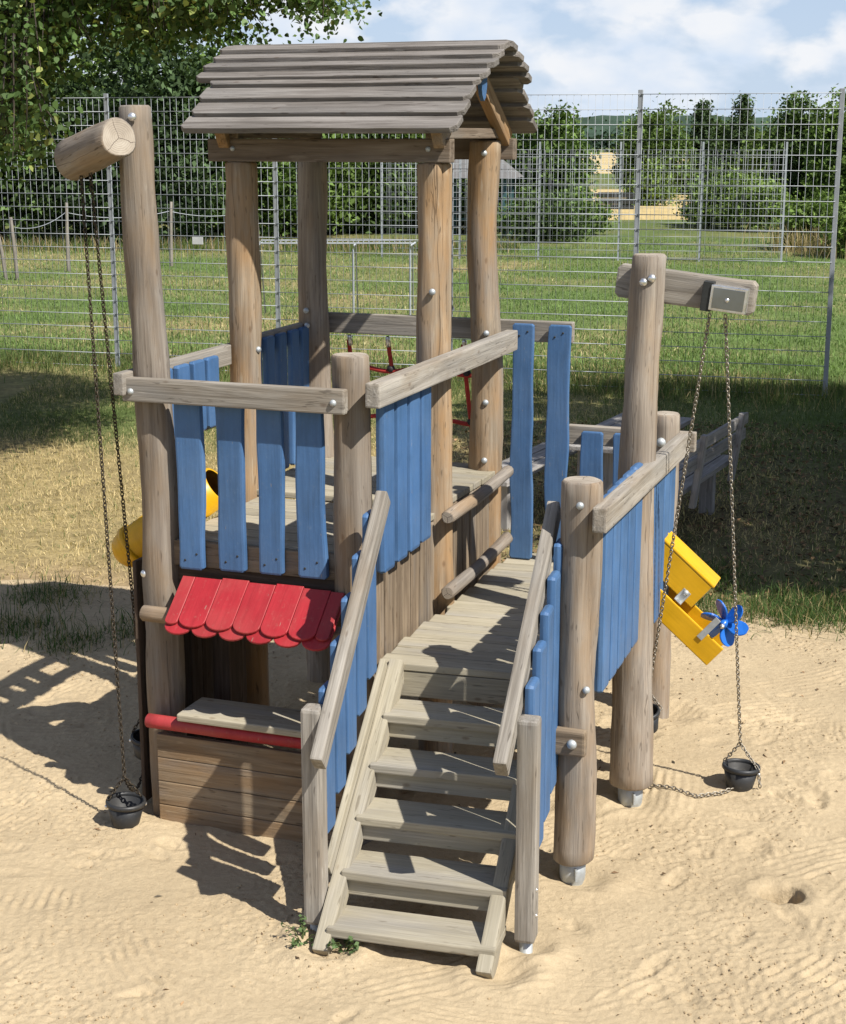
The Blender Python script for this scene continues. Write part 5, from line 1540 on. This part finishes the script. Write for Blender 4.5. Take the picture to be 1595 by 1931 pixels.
# ---- litter on the sand: dry leaf crumbs and twigs
rg = np.random.default_rng(66)
n = 4200
x_ = rg.uniform(-3.0, 3.4, n); y_ = rg.uniform(5.2, 12.0, n)
keep = rg.random(n) < np.clip(0.25 + fbm(x_ * 0.8, y_ * 0.8, 3, 37) + 0.15 * (y_ - 8), 0.05, 1)
x_, y_ = x_[keep], y_[keep]
hz_ = sand_height(x_, y_)
P = np.stack([x_, y_, hz_ + 0.004], 1)
c = np.where(rg.random((len(P), 1)) < 0.7, np.array([[0.22, 0.14, 0.075]]), np.array([[0.12, 0.10, 0.07]])) * rg.uniform(0.6, 1.3, (len(P), 1))
V, F, Cc = leaf_cards(P, (0.010 + 0.035 * rg.random((len(P),)) ** 4)[:, None], rg, up=2.0, asp=0.35, cols=c)
tag(link('leaf_litter', arrays_mesh('leaf_litter', V, F, Cc), None, M['litter']), 'scattered dry leaf crumbs and twigs lying on the sand', 'litter', kind='stuff')
# fallen leaves under the tree by the benches
n = 5200
x_ = rg.uniform(0.3, 6.0, n); y_ = rg.uniform(11.5, 19.5, n)
P = np.stack([x_, y_, ground_z(x_, y_) + 0.02], 1)
c = np.where(rg.random((n, 1)) < 0.6, np.array([[0.24, 0.15, 0.075]]), np.array([[0.10, 0.075, 0.045]])) * rg.uniform(0.6, 1.3, (n, 1))
V, F, Cc = leaf_cards(P, 0.055, rg, up=1.6, asp=0.6, cols=c)
tag(link('fallen_leaves', arrays_mesh('fallen_leaves', V, F, Cc), None, M['litter']), 'brown fallen leaves on the shaded ground around the bench', 'litter', kind='stuff')

# small weeds rooted by the stair
def weed(loc, label, seed, s=1.0):
    rg = np.random.default_rng(seed)
    e = empty('weed', None, loc); tag(e, label, 'plant', 'weeds in the sand')
    parts = []; P = []
    for i in range(7):
        a = rg.uniform(0, 6.28); l = s * rg.uniform(0.05, 0.10)
        end = np.array([math.cos(a) * l, math.sin(a) * l, s * rg.uniform(0.03, 0.09)])
        parts.append(tube_arr([(0, 0, -0.02), end * 0.5 + np.array([0, 0, 0.02]), end], [0.003, 0.002, 0.001], 5))
        for k_ in range(9):
            t_ = rg.uniform(0.35, 1.05); P.append(end * t_ + rg.normal(size=3) * 0.010 * s)
    v, f = join_arr(parts)
    o = link('stem', arrays_mesh('stem', v, f, np.full((len(v), 3), (0.08, 0.10, 0.03))), e, M['grass'])
    P = np.array(P); V, F, Cc = leaf_cards(P, 0.024 * s, rg, up=0.8, asp=0.7, cols=np.full((len(P), 3), (0.10, 0.155, 0.06)))
    link('leaves', arrays_mesh('leaves', V, F, Cc), e, M['grass'])
for loc, lb_, sd_ in (((-0.345, 6.30), 'small green weed in the sand under the lowest tread', 1), ((-0.525, 6.33), 'small green weed left of the foot of the left stringer', 2)):
    weed((loc[0], loc[1], sand_z(*loc)), lb_, sd_)
